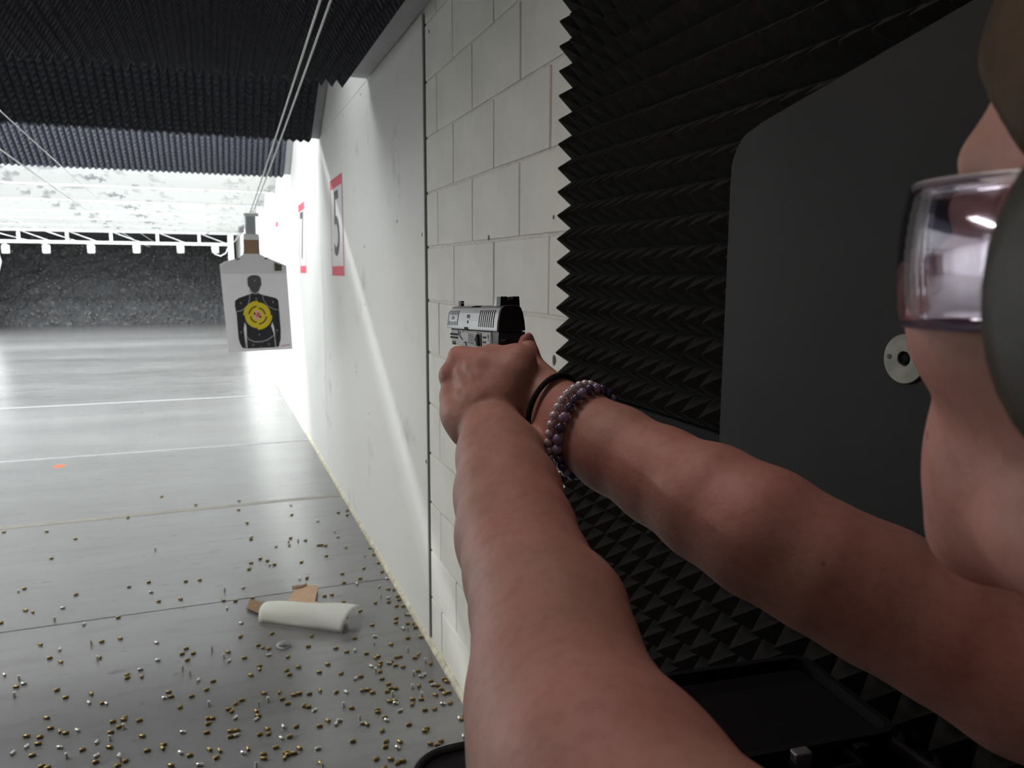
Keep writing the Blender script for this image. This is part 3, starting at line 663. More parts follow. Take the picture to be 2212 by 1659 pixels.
# ================================================================== THE PISTOL
GO = atd(1105, 715, .750)                           # rear lower edge of the slide
_aim = np.array([.303, 6.0, 1.215]) - GO
gy = _n(_aim); gx = _n(np.cross(gy, np.array([0, 0, 1.0]))); gz = np.cross(gx, gy)
GUN_M = frame(GO, gx, gy, gz)
gun = empty('pistol'); gun.matrix_world = GUN_M
tag(gun, 'two-tone silver and black pistol held in both hands', 'pistol')
SLV = mat('silver_slide', (.36, .375, .385), .34, .55, spec=.5); FRM = mat('grey_frame', (.42, .44, .44), .5, .15)
GBK = mat('gun_black', (.010, .010, .014), .45, spec=.35); GRV = mat('groove_black', (.006, .006, .008), .7, spec=.2)  # groove black stands for shadow and dirt in the cuts
mm = .001
def gpoly(p): return [(a * mm, b * mm) for a, b in p]
def loft(name, secs, parent, m, bev=0):
    bm = bmesh.new(); rings = [[bm.verts.new((x * mm, y * mm, z * mm)) for x, z in s] for y, s in secs]; n = len(rings[0])
    for a, b in zip(rings, rings[1:]):
        for k in range(n): bm.faces.new((a[k], a[(k + 1) % n], b[(k + 1) % n], b[k]))
    bm.faces.new(rings[0]); bm.faces.new(rings[-1][::-1])
    return frombm(name, bm, parent, m)
def slide_sec(s=1.0, dz=0.0, z0=0.0):
    h = [(14.6, z0), (14.8, 1.5), (14.2, 9), (12.6, 17.5), (10.6, 22.6 - dz), (8.2, 24.6 - dz), (4, 25.2 - dz)]
    h = [(x * s, z) for x, z in h]
    return h + [(-x, z) for x, z in h[::-1]]
slide = loft('slide', [(1, slide_sec(.985)), (2, slide_sec()), (168, slide_sec()), (178, slide_sec(.95, 2.2)), (183, slide_sec(.86, 4.5))], gun, SLV)
bm = bmesh.new()
RS = [12.5 + 6.35 * i for i in range(8)]; FS = [133.5 + 6.5 * i for i in range(7)]
for y in RS:
    for sx in (-1, 1): bbox_bm(bm, ((sx * 14.6 - 3.4) * mm, (y - 1.5) * mm, 3.2 * mm), ((sx * 14.6 + 3.4) * mm, (y + 1.5) * mm, 20.5 * mm))
for i, y in enumerate(FS):
    for sx in (-1, 1):
        for a, b in (((3.5, 20.2),) if i in (0, 6) else ((3.5, 7.6 - abs(i - 3) * -.3), (15.2, 20.2))):
            bbox_bm(bm, ((sx * 14.6 - 3.4) * mm, (y - 1.4) * mm, a * mm), ((sx * 14.6 + 3.4) * mm, (y + 1.4) * mm, b * mm))
bbox_bm(bm, (-9.5 * mm, 66 * mm, 19.2 * mm), (20 * mm, 97 * mm, 30 * mm))
cutter = frombm('cutter_tmp', bm, None, GRV)
cutter.matrix_world = GUN_M
md = slide.modifiers.new('cut', 'BOOLEAN'); md.operation = 'DIFFERENCE'; md.object = cutter; md.solver = 'EXACT'; md.material_mode = 'TRANSFER'
bpy.context.view_layer.update()
dg = bpy.context.evaluated_depsgraph_get(); me2 = bpy.data.meshes.new_from_object(slide.evaluated_get(dg)); slide.modifiers.clear(); slide.data = me2
bpy.data.objects.remove(cutter)
# groove floors: black strips, shadow and dirt put into the colour
for i, (ylist, w) in enumerate(((RS, 1.45), (FS, 1.35))):
    for k, y in enumerate(ylist):
        spans = ((3.3, 20.4),) if i == 0 or k in (0, 6) else ((3.5, 7.9), (15.2, 20.2))
        for a, b in spans:
            fx = lambda z: -np.interp(z, [0, 1.5, 9, 17.5, 22.6], [14.6, 14.8, 14.2, 12.6, 10.6])
            bm = bmesh.new()
            vs = [bm.verts.new(((fx(z) + dx) * mm, (y + s * w) * mm, z * mm)) for dx in (.35, 1.6) for z in (a, (a + b) / 2, b) for s in (-1, 1)]
            for q in ((0, 1, 3, 2), (2, 3, 5, 4), (6, 8, 9, 7), (8, 10, 11, 9), (0, 2, 8, 6), (2, 4, 10, 8), (1, 7, 9, 3), (3, 9, 11, 5), (0, 6, 7, 1), (4, 5, 11, 10)): bm.faces.new([vs[t] for t in q])
            frombm('serration', bm, slide, GRV)
loft('rear_plate', [(-1.2, slide_sec(.93, .8, 0.4)), (1.1, slide_sec(1.0, 0, 0.2))], slide, GBK)  # unlit rear face of the slide, its shade put in as black
loft('barrel_hood', [(67, [(9, 15), (10, 20), (7, 23.6), (-6, 23.6), (-9, 20), (-9, 15)]), (96, [(9, 15), (10, 20), (7, 23.6), (-6, 23.6), (-9, 20), (-9, 15)])], gun, GBK)
tube('barrel', [(0, 100 * mm, 13 * mm), (0, 185.5 * mm, 13 * mm)], 6.6 * mm, gun, GBK, 16)
# sights
rs = prism('rear_sight', gpoly([(-10.2, 24.2), (10.2, 24.2), (9.6, 33.5), (2.9, 33.5), (2.9, 29.6), (-2.9, 29.6), (-2.9, 33.5), (-9.6, 33.5)]), 3 * mm, 14 * mm, 'y', gun, GBK)
prism('sight_ramp', gpoly([(14, 24.2), (26, 24.6), (24, 26.5), (14, 33.2)]), -9.2 * mm, 9.2 * mm, 'x', rs, mat('sight_steel', (.35, .35, .36), .4, .6))
fs = prism('front_sight', gpoly([(-2.0, 24.6), (2.0, 24.6), (1.8, 31.2), (-1.8, 31.2)]), 160 * mm, 170 * mm, 'y', gun, GBK)
bm = bmesh.new(); lathe_bm(bm, [(0, 0), (.0008, 0), (.0008, .0002), (0, .0003)], 10, Matrix.Translation((0, .1599, .0288)) @ Matrix.Rotation(math.pi / 2, 4, 'X')); frombm('sight_dot', bm, fs, mat('white_dot', (.8, .8, .8), .5))
# frame
fr = prism('frame', gpoly([(4, -1.2), (166, -1.2), (167, -13.5), (158, -18), (120, -19.5), (110, -23), (58, -24), (56, -34), (30, -36), (4, -20)]), -12.8 * mm, 12.8 * mm, 'x', gun, FRM, .0012, 2)
for z0, z1 in ((-7.8, -5.6), (-11.4, -9.4)):
    for sx in (-1, 1): box('rail_groove', ((sx * 12.4 - .9) * mm, 138 * mm, z0 * mm), ((sx * 12.4 + .9) * mm, 167.6 * mm, z1 * mm), fr, GRV)
for y in (148, 156): box('rail_slot', (-13.2 * mm, y * mm, -18.6 * mm), (13.2 * mm, (y + 4) * mm, -14.6 * mm), fr, GRV)
prism('slide_gap', gpoly([(3, -1.5), (166, -1.5), (166, .1), (3, .1)]), -12.4 * mm, 12.4 * mm, 'x', gun, GRV)
# outline engraving of the dust cover and takedown area
def gline(pts, w=.9, x=-13.35, nm='frame_line', m=GRV, par=None):
    for (y0, z0), (y1, z1) in zip(pts, pts[1:]):
        t = _n(np.array([y1 - y0, z1 - z0])); nn = np.array([-t[1], t[0]]) * w / 2
        prism(nm, gpoly([(y0 + nn[0], z0 + nn[1]), (y1 + nn[0], z1 + nn[1]), (y1 - nn[0], z1 - nn[1]), (y0 - nn[0], z0 - nn[1])]), x * mm, (x + .9) * mm, 'x', par or fr, m)
gline([(136, -2), (133, -7), (120, -12), (109, -15), (106, -19), (96, -23)], 1.0)
gline([(118, -2.2), (117, -4)], .8); gline([(129, -3), (128, -6)], .7)
# slide stop lever with ribbed thumb pad
st = prism('slide_stop', gpoly([(112, -3.2), (64, -2.6), (58, -6), (57, -15.5), (60, -17), (100, -13.6), (110, -15)]), -16.0 * mm, -12.6 * mm, 'x', gun, FRM, .0008, 2)
for i in range(6):
    z = -4.6 - i * 1.75
    gline([(89, z), (66 - (1.6 * (2.5 - abs(i - 2.5))) + 3, z - .5 - i * .18)], .55, -16.3, 'rib_line', GRV, st)
prism('stop_recess', gpoly([(62, -4.5), (58, -4.5), (56.5, -16.5), (63, -16.2), (64.5, -12), (67, -10), (64, -7)]), -16.2 * mm, -14 * mm, 'x', st, GRV)
box('stop_notch', (-15.2 * mm, 94 * mm, -.6 * mm), (-12.5 * mm, 106 * mm, 2.4 * mm), slide, GRV)
gline([(54.5, -3), (54, -17.8), (52, -18.6), (36, -19)], .8)
# lettering: slide model mark, maker's oval, calibre
INK = mat('engraved_ink', (.055, .06, .065), .6)
def gtext(body, size, y, z, x, par, sx=.9, rot=0.0, nx=None):
    u = Vector((0, -1, 0)); n = Vector((-1, 0, .11)).normalized() if nx is None else Vector(nx).normalized(); v = n.cross(u)
    mt = frame((x * mm, y * mm, z * mm), u, v, n) @ Matrix.Rotation(rot, 4, 'Z')
    text_mesh('engraving', body, size * mm, .00012, mt, par, INK, sx)
gtext('PPQ', 6.2, 95, 13.6, -13.55, slide); gtext('M2', 5.0, 95, 7.8, -14.40, slide)
loft('maker_oval', [(139.5, [(-12.2, 9), (-13.95, 9), (-13.5, 14), (-12.2, 14)]), (143, [(-12.2, 7.9), (-14.1, 7.9), (-13.35, 15.1), (-12.2, 15.1)]), (163, [(-12.2, 7.9), (-14.1, 7.9), (-13.35, 15.1), (-12.2, 15.1)]), (166.5, [(-12.2, 9), (-13.95, 9), (-13.5, 14), (-12.2, 14)])], slide, SLV)
gtext('/W/', 7.0, 153, 11.5, -13.80, slide, 1.0)
gtext('CAL.9X19', 3.0, 44.5, -7.4, -13.0, fr, .95, nx=(-1, 0, 0))
gline([(50, -12.2), (46.8, -12.2)], 2.1, -13.2, 'engraving', INK); gline([(46, -12.2), (43.4, -12.2)], 2.1, -13.2, 'engraving', INK); gline([(42.6, -12.2), (40, -12.2)], 2.1, -13.2, 'engraving', INK)
gline([(32.5, -4.2), (32.5, -8.4)], 1.3, -13.3, 'engraving', INK); gline([(32.5, -9.4), (32.5, -10.4)], 1.2, -13.3, 'engraving', INK)
# rear of the frame, beavertail, grip, trigger guard, trigger, magazine base
loft('beavertail', [(-5, [(9, -15.5), (9.5, -10), (7, -7.5), (-7, -7.5), (-9.5, -10), (-9, -15.5)]), (-1, [(13.4, -20), (14.2, -8), (13.6, -1.0), (-13.6, -1.0), (-14.2, -8), (-13.4, -20)]), (10, [(14, -27), (14.4, -10), (13.8, -1.0), (-13.8, -1.0), (-14.4, -10), (-14, -27)]), (18, [(13.6, -30), (14, -22), (13.4, -1), (-13.4, -1), (-14, -22), (-13.6, -30)])], gun, GBK)
prism('grip_shoulder', gpoly([(17, -1), (24, -1), (26, -12), (34, -18), (44, -27), (40, -36), (14, -36)]), -14.2 * mm, 14.2 * mm, 'x', gun, GBK, .002, 2)
prism('grip', gpoly([(2, -22), (58, -26), (54, -60), (42, -112), (-14, -112), (-6, -70), (0, -40)]), -14 * mm, 14 * mm, 'x', gun, GBK, .006, 3)
prism('magazine_base', gpoly([(45, -111), (46, -120), (-16, -120), (-15, -111)]), -15 * mm, 15 * mm, 'x', gun, GBK, .002, 2)
bm = bmesh.new(); tube_bm(bm, [(0, y * mm, z * mm) for y, z in ((58, -26), (60, -44), (68, -52), (90, -53), (106, -47), (112, -32), (112, -20))], 4.2 * mm, 8); frombm('trigger_guard', bm, gun, GBK, True)
bm = bmesh.new(); tube_bm(bm, [(0, y * mm, z * mm) for y, z in ((78, -22), (80, -32), (76, -40))], 2.6 * mm, 8); frombm('trigger', bm, gun, GBK, True)

# ================================================================== THE SHOOTER
class Field:
    def __init__(s, lo, hi, h):
        s.lo = np.array(lo, np.float32); s.h = h
        s.n = tuple(int(math.ceil((hi[i] - lo[i]) / h)) + 1 for i in range(3))
        s.f = np.full(s.n, 1.0, np.float32)
    def _win(s, a, b):
        i0 = [max(0, int((a[k] - s.lo[k]) / s.h)) for k in range(3)]; i1 = [min(s.n[k], int((b[k] - s.lo[k]) / s.h) + 2) for k in range(3)]
        if any(i1[k] <= i0[k] for k in range(3)): return None
        g = [s.lo[k] + s.h * np.arange(i0[k], i1[k], dtype=np.float32) for k in range(3)]
        return tuple(slice(i0[k], i1[k]) for k in range(3)), g[0][:, None, None], g[1][None, :, None], g[2][None, None, :]
    def _put(s, sl, d, k):
        a = s.f[sl]
        if k > 0:
            hh = np.clip(0.5 + 0.5 * (a - d) / k, 0, 1); s.f[sl] = a * (1 - hh) + d * hh - k * hh * (1 - hh)
        else: s.f[sl] = np.minimum(a, d)
    def cone(s, p, q, r0, r1, k=.008, flat=None):
        p = np.array(p, np.float32); q = np.array(q, np.float32); R = max(r0, r1) + k + .012
        w = s._win(np.minimum(p, q) - R, np.maximum(p, q) + R)
        if w is None: return
        sl, X, Y, Z = w; v = q - p; L2 = float(v @ v) + 1e-12
        t = np.clip(((X - p[0]) * v[0] + (Y - p[1]) * v[1] + (Z - p[2]) * v[2]) / L2, 0, 1)
        t2 = t * t * (3 - 2 * t) * .5 + t * .5
        dx, dy, dz = X - p[0] - t * v[0], Y - p[1] - t * v[1], Z - p[2] - t * v[2]
        if flat is not None:
            ax, fac = flat; e = dx * ax[0] + dy * ax[1] + dz * ax[2]; e2 = e * (fac - 1)
            dx, dy, dz = dx + e2 * ax[0], dy + e2 * ax[1], dz + e2 * ax[2]
        s._put(sl, (np.sqrt(dx * dx + dy * dy + dz * dz) - (r0 + (r1 - r0) * t2)).astype(np.float32), k)
    def chain(s, pts, k=.008, flat=None):
        for a, b in zip(pts, pts[1:]): s.cone(a[0], b[0], a[1], b[1], k, flat)
    def ell(s, c, r, k=.008, rot=None, sub=False):
        c = np.array(c, np.float32); r = np.array(r, np.float32); R = float(r.max()) + k + .012
        w = s._win(c - R, c + R)
        if w is None: return
        sl, X, Y, Z = w; P = [X - c[0], Y - c[1], Z - c[2]]
        if rot is not None: P = [rot[0][i] * P[0] + rot[1][i] * P[1] + rot[2][i] * P[2] for i in range(3)]
        k0 = np.sqrt((P[0] / r[0]) ** 2 + (P[1] / r[1]) ** 2 + (P[2] / r[2]) ** 2)
        k1 = np.sqrt((P[0] / r[0] ** 2) ** 2 + (P[1] / r[1] ** 2) ** 2 + (P[2] / r[2] ** 2) ** 2) + 1e-9
        d = (k0 * (k0 - 1) / k1).astype(np.float32)
        if sub:
            a = s.f[sl]; d = -d; hh = np.clip(0.5 - 0.5 * (a - d) / k, 0, 1); s.f[sl] = a * (1 - hh) + d * hh + k * hh * (1 - hh)
        else: s._put(sl, d, k)
    def merge(s, o, k):
        hh = np.clip(0.5 + 0.5 * (s.f - o.f) / k, 0, 1); s.f = s.f * (1 - hh) + o.f * hh - k * hh * (1 - hh)
    def mesh(s, name, smooth=2):
        f = s.f; ins = f < 0; n = f.shape
        cnt = np.zeros((n[0] - 1, n[1] - 1, n[2] - 1), np.uint8)
        for a in (0, 1):
            for b in (0, 1):
                for c in (0, 1): cnt += ins[a:n[0] - 1 + a, b:n[1] - 1 + b, c:n[2] - 1 + c]
        act = np.argwhere((cnt > 0) & (cnt < 8)); idm = np.full(cnt.shape, -1, np.int32); idm[act[:, 0], act[:, 1], act[:, 2]] = np.arange(len(act))
        cv = np.stack([f[act[:, 0] + a, act[:, 1] + b, act[:, 2] + c] for a in (0, 1) for b in (0, 1) for c in (0, 1)], 1)
        off = np.array([(a, b, c) for a in (0, 1) for b in (0, 1) for c in (0, 1)], np.float32)
        acc = np.zeros((len(act), 3), np.float32); num = np.zeros(len(act), np.float32)
        for i in range(8):
            for j in range(i + 1, 8):
                if np.abs(off[i] - off[j]).sum() != 1: continue
                a, b = cv[:, i], cv[:, j]; mk = (a < 0) != (b < 0); t = np.where(mk, a / np.where(mk, a - b, 1), 0)
                acc += mk[:, None] * (off[i] + t[:, None] * (off[j] - off[i])); num += mk
        V = s.lo + s.h * (act + acc / num[:, None])
        F = []
        for ax in range(3):
            sa = [slice(None)] * 3; sb = [slice(None)] * 3; sa[ax] = slice(0, -1); sb[ax] = slice(1, None)
            A, B = ins[tuple(sa)], ins[tuple(sb)]; e = np.argwhere(A != B); o1, o2 = (ax + 1) % 3, (ax + 2) % 3
            ok = (e[:, o1] > 0) & (e[:, o2] > 0) & (e[:, o1] < n[o1] - 1) & (e[:, o2] < n[o2] - 1); e = e[ok]
            def g(d1, d2):
                q = e.copy(); q[:, o1] += d1; q[:, o2] += d2; return idm[q[:, 0], q[:, 1], q[:, 2]]
            Q = np.stack([g(-1, -1), g(0, -1), g(0, 0), g(-1, 0)], 1); fl_ = ~A[e[:, 0], e[:, 1], e[:, 2]]
            Q[fl_] = Q[fl_][:, ::-1]; F.append(Q)
        F = np.concatenate(F); F = F[(F >= 0).all(1)]
        for _ in range(smooth):
            S = np.zeros_like(V); c = np.zeros(len(V), np.float32)
            for i in range(4):
                a, b = F[:, i], F[:, (i + 1) % 4]
                np.add.at(S, a, V[b]); np.add.at(S, b, V[a]); np.add.at(c, a, 1); np.add.at(c, b, 1)
            V = V * .45 + .55 * S / np.maximum(c, 1)[:, None]
        me = bpy.data.meshes.new(name); me.vertices.add(len(V)); me.vertices.foreach_set('co', V.astype(np.float32).ravel())
        me.loops.add(F.size); me.loops.foreach_set('vertex_index', F.ravel().astype(np.int32))
        me.polygons.add(len(F)); me.polygons.foreach_set('loop_start', np.arange(0, F.size, 4, dtype=np.int32)); 
        me.polygons.foreach_set('use_smooth', np.ones(len(F), bool)); me.update(calc_edges=True); me.validate()
        return me

def D(px, py, d): return atd(px, py, d)
HC = np.array([.279, .120, 1.552])              # head centre
SHL, SHR = cc(.085, -.2, .17), cc(.40, -.2, .40)
person = empty('person', (.30, -.02, 0)); tag(person, 'person aiming with both arms stretched forward, clear glasses and ear muffs', 'person')
def pchild(name, me, m):
    o = link(name, me, person, m); o.matrix_parent_inverse = Matrix.Translation(-Vector(person.location)); return o

def body():
    F = Field((.04, -.12, 1.14), (.66, .86, 1.70), .0024)
    # arms
    LA = [(D(1056, 905, .700), .0265), (D(1081, 990, .645), .0345), (D(1098, 1070, .60), .0398), (D(1116, 1160, .55), .0413), (D(1142, 1240, .505), .0402), (D(1174, 1320, .46), .0415),
          (D(1202, 1412, .42), .0434), (D(1214, 1522, .385), .0460), (D(1254, 1632, .35), .0485), (D(1314, 1736, .315), .051), (cc(.066, -.183, .245), .053), (SHL, .056)]
    RA = [(D(1187, 872, .705), .0268), (D(1250, 925, .675), .0325), (D(1330, 972, .645), .0350), (D(1430, 1030, .61), .0372), (D(1537, 1088, .57), .0418), (D(1648, 1152, .54), .0440),
          (D(1775, 1225, .52), .0425), (D(1900, 1288, .51), .0448), (D(2050, 1368, .49), .0445), (D(2212, 1460, .47), .0465), (SHR, .054)]
    F.chain(LA, .014); F.chain(RA, .014)
    # elbow and forearm muscles
    F.ell(D(1262, 1312, .458), (.022, .024, .022), .02); pass
    F.ell(D(1640, 1135, .535), (.032, .032, .028), .02)
    # shoulders, collar, neck
    mid = (SHL + SHR) / 2
    F.ell(SHL + np.array([.01, -.01, -.01]), (.062, .062, .066), .03); F.ell(SHR + np.array([-.01, -.01, -.01]), (.062, .062, .066), .03)
    F.cone(SHL, mid + np.array([0, -.03, .02]), .055, .062, .03); F.cone(SHR, mid + np.array([0, -.03, .02]), .055, .062, .03)
    F.ell(mid + np.array([0, -.03, -.07]), (.165, .095, .13), .03)
    F.cone(mid + np.array([0, -.025, .02]), HC + np.array([.006, -.035, -.06]), .056, .050, .022)
    # head: cranium, face, jaw, chin, brow, cheeks, nose, lips
    c = HC
    F.ell(c + np.array([0, -.012, .030]), (.073, .094, .083), .01)
    F.ell(c + np.array([0, .030, -.030]), (.064, .062, .074), .012)
    F.ell(c + np.array([0, .036, -.090]), (.050, .057, .044), .014)
    F.ell(c + np.array([0, .082, -.117]), (.026, .018, .019), .018)
    F.ell(c + np.array([0, .072, -.080]), (.040, .024, .042), .018)
    F.ell(c + np.array([0, .064, .020]), (.050, .020, .016), .014)
    for s in (-1, 1):
        F.ell(c + np.array([s * .042, .060, -.032]), (.022, .025, .026), .018)
        F.ell(c + np.array([s * .046, .012, -.098]), (.016, .036, .020), .014)
    F.cone(c + np.array([0, .086, .006]), c + np.array([0, .115, -.040]), .008, .0105, .008)
    for s in (-1, 1): F.ell(c + np.array([s * .010, .104, -.045]), (.008, .010, .007), .005)
    F.ell(c + np.array([0, .090, -.066]), (.020, .010, .006), .005); F.ell(c + np.array([0, .089, -.076]), (.018, .010, .006), .005)
    for s in (-1, 1): F.ell(c + np.array([s * .031, .090, .006]), (.014, .010, .009), .006, sub=True)
    for s in (-1, 1): F.ell(c + np.array([s * .031, .072, .005]), (.012, .012, .011), .003)
    for s in (-1, 1): F.ell(c + np.array([s * .075, -.012, -.010]), (.008, .018, .030), .004)
    # ---------------- left hand (outer): its own field so the fingers stay crisp
    Hh = Field((.13, .52, 1.28), (.36, .86, 1.52), .0024)
    w = D(1056, 905, .700)
    mcp = [D(1001, 782, .728), D(979, 812, .728), D(980, 852, .722), D(988, 888, .712)]
    for m_, r in zip(mcp, (.0125, .0118, .0112, .0105)): Hh.cone(w, m_, .0235, r, .006)
    Hh.cone(D(1074, 880, .695), D(1106, 812, .700), .0215, .0200, .012); Hh.cone(D(1045, 880, .698), D(1050, 800, .712), .0215, .0200, .014)
    Hh.cone(D(1098, 848, .698), D(1120, 780, .706), .0170, .0150, .012)
    Hh.cone(D(1050, 800, .715), mcp[0], .018, .0125, .012)
    # thumb lying along the frame
    Hh.chain([(D(1120, 780, .706), .0150), (D(1064, 775, .738), .0130), (D(1010, 773, .772), .0100)], .007)
    # fingers wrapped round the front of the grip
    fin = [[(mcp[0], .0125), (D(990, 769, .765), .0098), (D(1024, 782, .792), .0090), (D(1062, 792, .795), .0078)],
           [(mcp[1], .0118), (D(978, 806, .764), .0098), (D(1018, 812, .788), .0090), (D(1058, 822, .788), .0080)],
           [(mcp[2], .0112), (D(976, 846, .756), .0096), (D(1016, 850, .780), .0088), (D(1054, 856, .780), .0078)],
           [(mcp[3], .0105), (D(976, 884, .745), .0088), (D(1014, 884, .766), .0080), (D(1048, 886, .767), .0070)]]
    for ch in fin:
        for (a, ra), (b, rb) in zip(ch, ch[1:]): Hh.cone(a, b, ra, rb, .0035)
    for m_, r in zip(mcp, (.0132, .0128, .0120, .0110)): Hh.ell(m_ + (D(950, 840, .66) - D(990, 840, .69)) * .06, (r, r, r), .004)
    # ulnar edge and wrist crease
    Hh.cone(D(1000, 905, .700), D(985, 880, .712), .017, .013, .012); Hh.cone(D(1020, 925, .695), D(1000, 900, .702), .020, .016, .012)
    # tendons and the skin folds at the wrist, laid on the surface
    def surf(px, py, d0=.62):
        for i in range(160):
            d = d0 + i * .001; P = D(px, py, d); ix = [int(round(v)) for v in (P - Hh.lo) / Hh.h]
            if all(0 <= ix[k] < Hh.n[k] for k in range(3)) and Hh.f[tuple(ix)] < 0: return d
        return None
    def ridge(pts, r=.0040, sink=.0026, k=.004):
        q = []
        for x, y in pts:
            d = surf(x, y)
            if d is not None: q.append(D(x, y, d + sink))
        for a_, b_ in zip(q, q[1:]): Hh.cone(a_, b_, r, r, k)
    R_ = [[(1036, 868), (1016, 846), (1000, 822), (990, 806)], [(1030, 884), (1010, 868), (994, 850)], [(1045, 850), (1030, 815), (1014, 792)], [(1000, 905), (992, 892)]]
    for r_ in R_: ridge(r_)
    for r_ in ([(1008, 862), (1022, 848), (1032, 838)], [(1010, 880), (1026, 862), (1036, 852)], [(1008, 900), (1024, 884)]): ridge(r_, .0024, .0014, .0022)
    # ---------------- right hand (inner)
    G = Field((.13, .52, 1.28), (.36, .86, 1.52), .0024)
    rw = D(1187, 872, .705)
    G.cone(rw, D(1132, 822, .742), .0260, .0230, .012); G.cone(rw, D(1138, 878, .746), .0262, .0240, .012); G.cone(D(1150, 850, .725), D(1124, 792, .752), .024, .0165, .012)
    gm = lambda x, y, z: np.array(GUN_M @ Vector((x * mm, y * mm, z * mm)))
    G.cone(D(1150, 850, .725), gm(16, 4, -40), .024, .018, .012)
    G.chain([(D(1133, 800, .742), .0140), (D(1139, 764, .742), .0105), (D(1138, 738, .748), .0083)], .006)
    for z, r in ((-42, .0095), (-60, .0095), (-77, .0085)):
        G.chain([(gm(20, 8, z - 2), .013), (gm(22, 40, z), r), (gm(10, 64, z - 2), r), (gm(-14, 56, z - 4), r * .9)], .004)
    G.chain([(gm(20, 14, -28), .013), (gm(21, 50, -26), .0098), (gm(16, 88, -30), .0085), (gm(4, 90, -36), .0075)], .004)
    Hh.merge(G, .0022)
    i0 = [int(round((Hh.lo[k] - F.lo[k]) / F.h)) for k in range(3)]
    return F, Hh, i0
Fb, Fh, i0 = body()
# put the hands into the body field (same spacing; shift is snapped to the grid)
def merge_at(A, B, k):
    sh = (B.lo - A.lo) / A.h; base = np.floor(sh).astype(int); fr = sh - base
    n = [min(B.n[i] - 1, A.n[i] - base[i] - 1) for i in range(3)]
    # resample B onto A's lattice (trilinear)
    t = 1 - fr
    out = np.zeros([n[i] for i in range(3)], np.float32)
    for a in (0, 1):
        for b in (0, 1):
            for c in (0, 1):
                wgt = (t[0] if a else 1 - t[0]) * (t[1] if b else 1 - t[1]) * (t[2] if c else 1 - t[2])
                out += wgt * B.f[a:a + n[0], b:b + n[1], c:c + n[2]]
    sl = tuple(slice(base[i] + 1, base[i] + 1 + n[i]) for i in range(3))
    A._put(sl, out[:A.f[sl].shape[0], :A.f[sl].shape[1], :A.f[sl].shape[2]], k)
merge_at(Fb, Fh, .004)
def skin_mat():
    m = mat('skin', (.40, .225, .165), .50, spec=.35); nt = m.node_tree; b = nt.nodes['Principled BSDF']
    tc = nt.nodes.new('ShaderNodeTexCoord')
    def noise(s, d=4):
        n = nt.nodes.new('ShaderNodeTexNoise'); n.inputs['Scale'].default_value = s; n.inputs['Detail'].default_value = d; nt.links.new(tc.outputs['Object'], n.inputs['Vector']); return n.outputs['Fac']
    def ramp(f, p0, c0, p1, c1):
        r = nt.nodes.new('ShaderNodeValToRGB'); e = r.color_ramp.elements; e[0].position = p0; e[1].position = p1; e[0].color = (*c0, 1); e[1].color = (*c1, 1); nt.links.new(f, r.inputs['Fac']); return r.outputs['Color']
    base = ramp(noise(14), .35, (.42, .24, .19), .65, (.48, .235, .20))
    fine = ramp(noise(120, 3), .30, (.90, .86, .84), .55, (1, 1, 1))
    vo = nt.nodes.new('ShaderNodeTexVoronoi'); vo.inputs['Scale'].default_value = 26; nt.links.new(tc.outputs['Object'], vo.inputs['Vector'])
    mole = ramp(vo.outputs['Distance'], .03, (.62, .52, .48), .065, (1, 1, 1))
    def mul(a, c):
        x = nt.nodes.new('ShaderNodeMix'); x.data_type = 'RGBA'; x.blend_type = 'MULTIPLY'; x.inputs['Factor'].default_value = 1; nt.links.new(a, x.inputs['A']); nt.links.new(c, x.inputs['B']); return x.outputs['Result']
    nt.links.new(mul(mul(base, fine), mole), b.inputs['Base Color'])
    bp = nt.nodes.new('ShaderNodeBump'); bp.inputs['Strength'].default_value = .25; bp.inputs['Distance'].default_value = .0012
    nt.links.new(noise(260, 3), bp.inputs['Height']); nt.links.new(bp.outputs['Normal'], b.inputs['Normal'])
    return m
SKIN = skin_mat()
pchild('body', Fb.mesh('body', 2), SKIN)
# thumbnail of the right hand
bm = bmesh.new(); bmesh.ops.create_uvsphere(bm, u_segments=14, v_segments=10, radius=1.0)
o = frombm('thumb_nail', bm, person, mat('nail', (.50, .27, .25), .3), True); o.matrix_parent_inverse = Matrix.Translation(-Vector(person.location))
o.location = D(1141, 736, .7415); o.scale = (.0062, .0030, .0080)
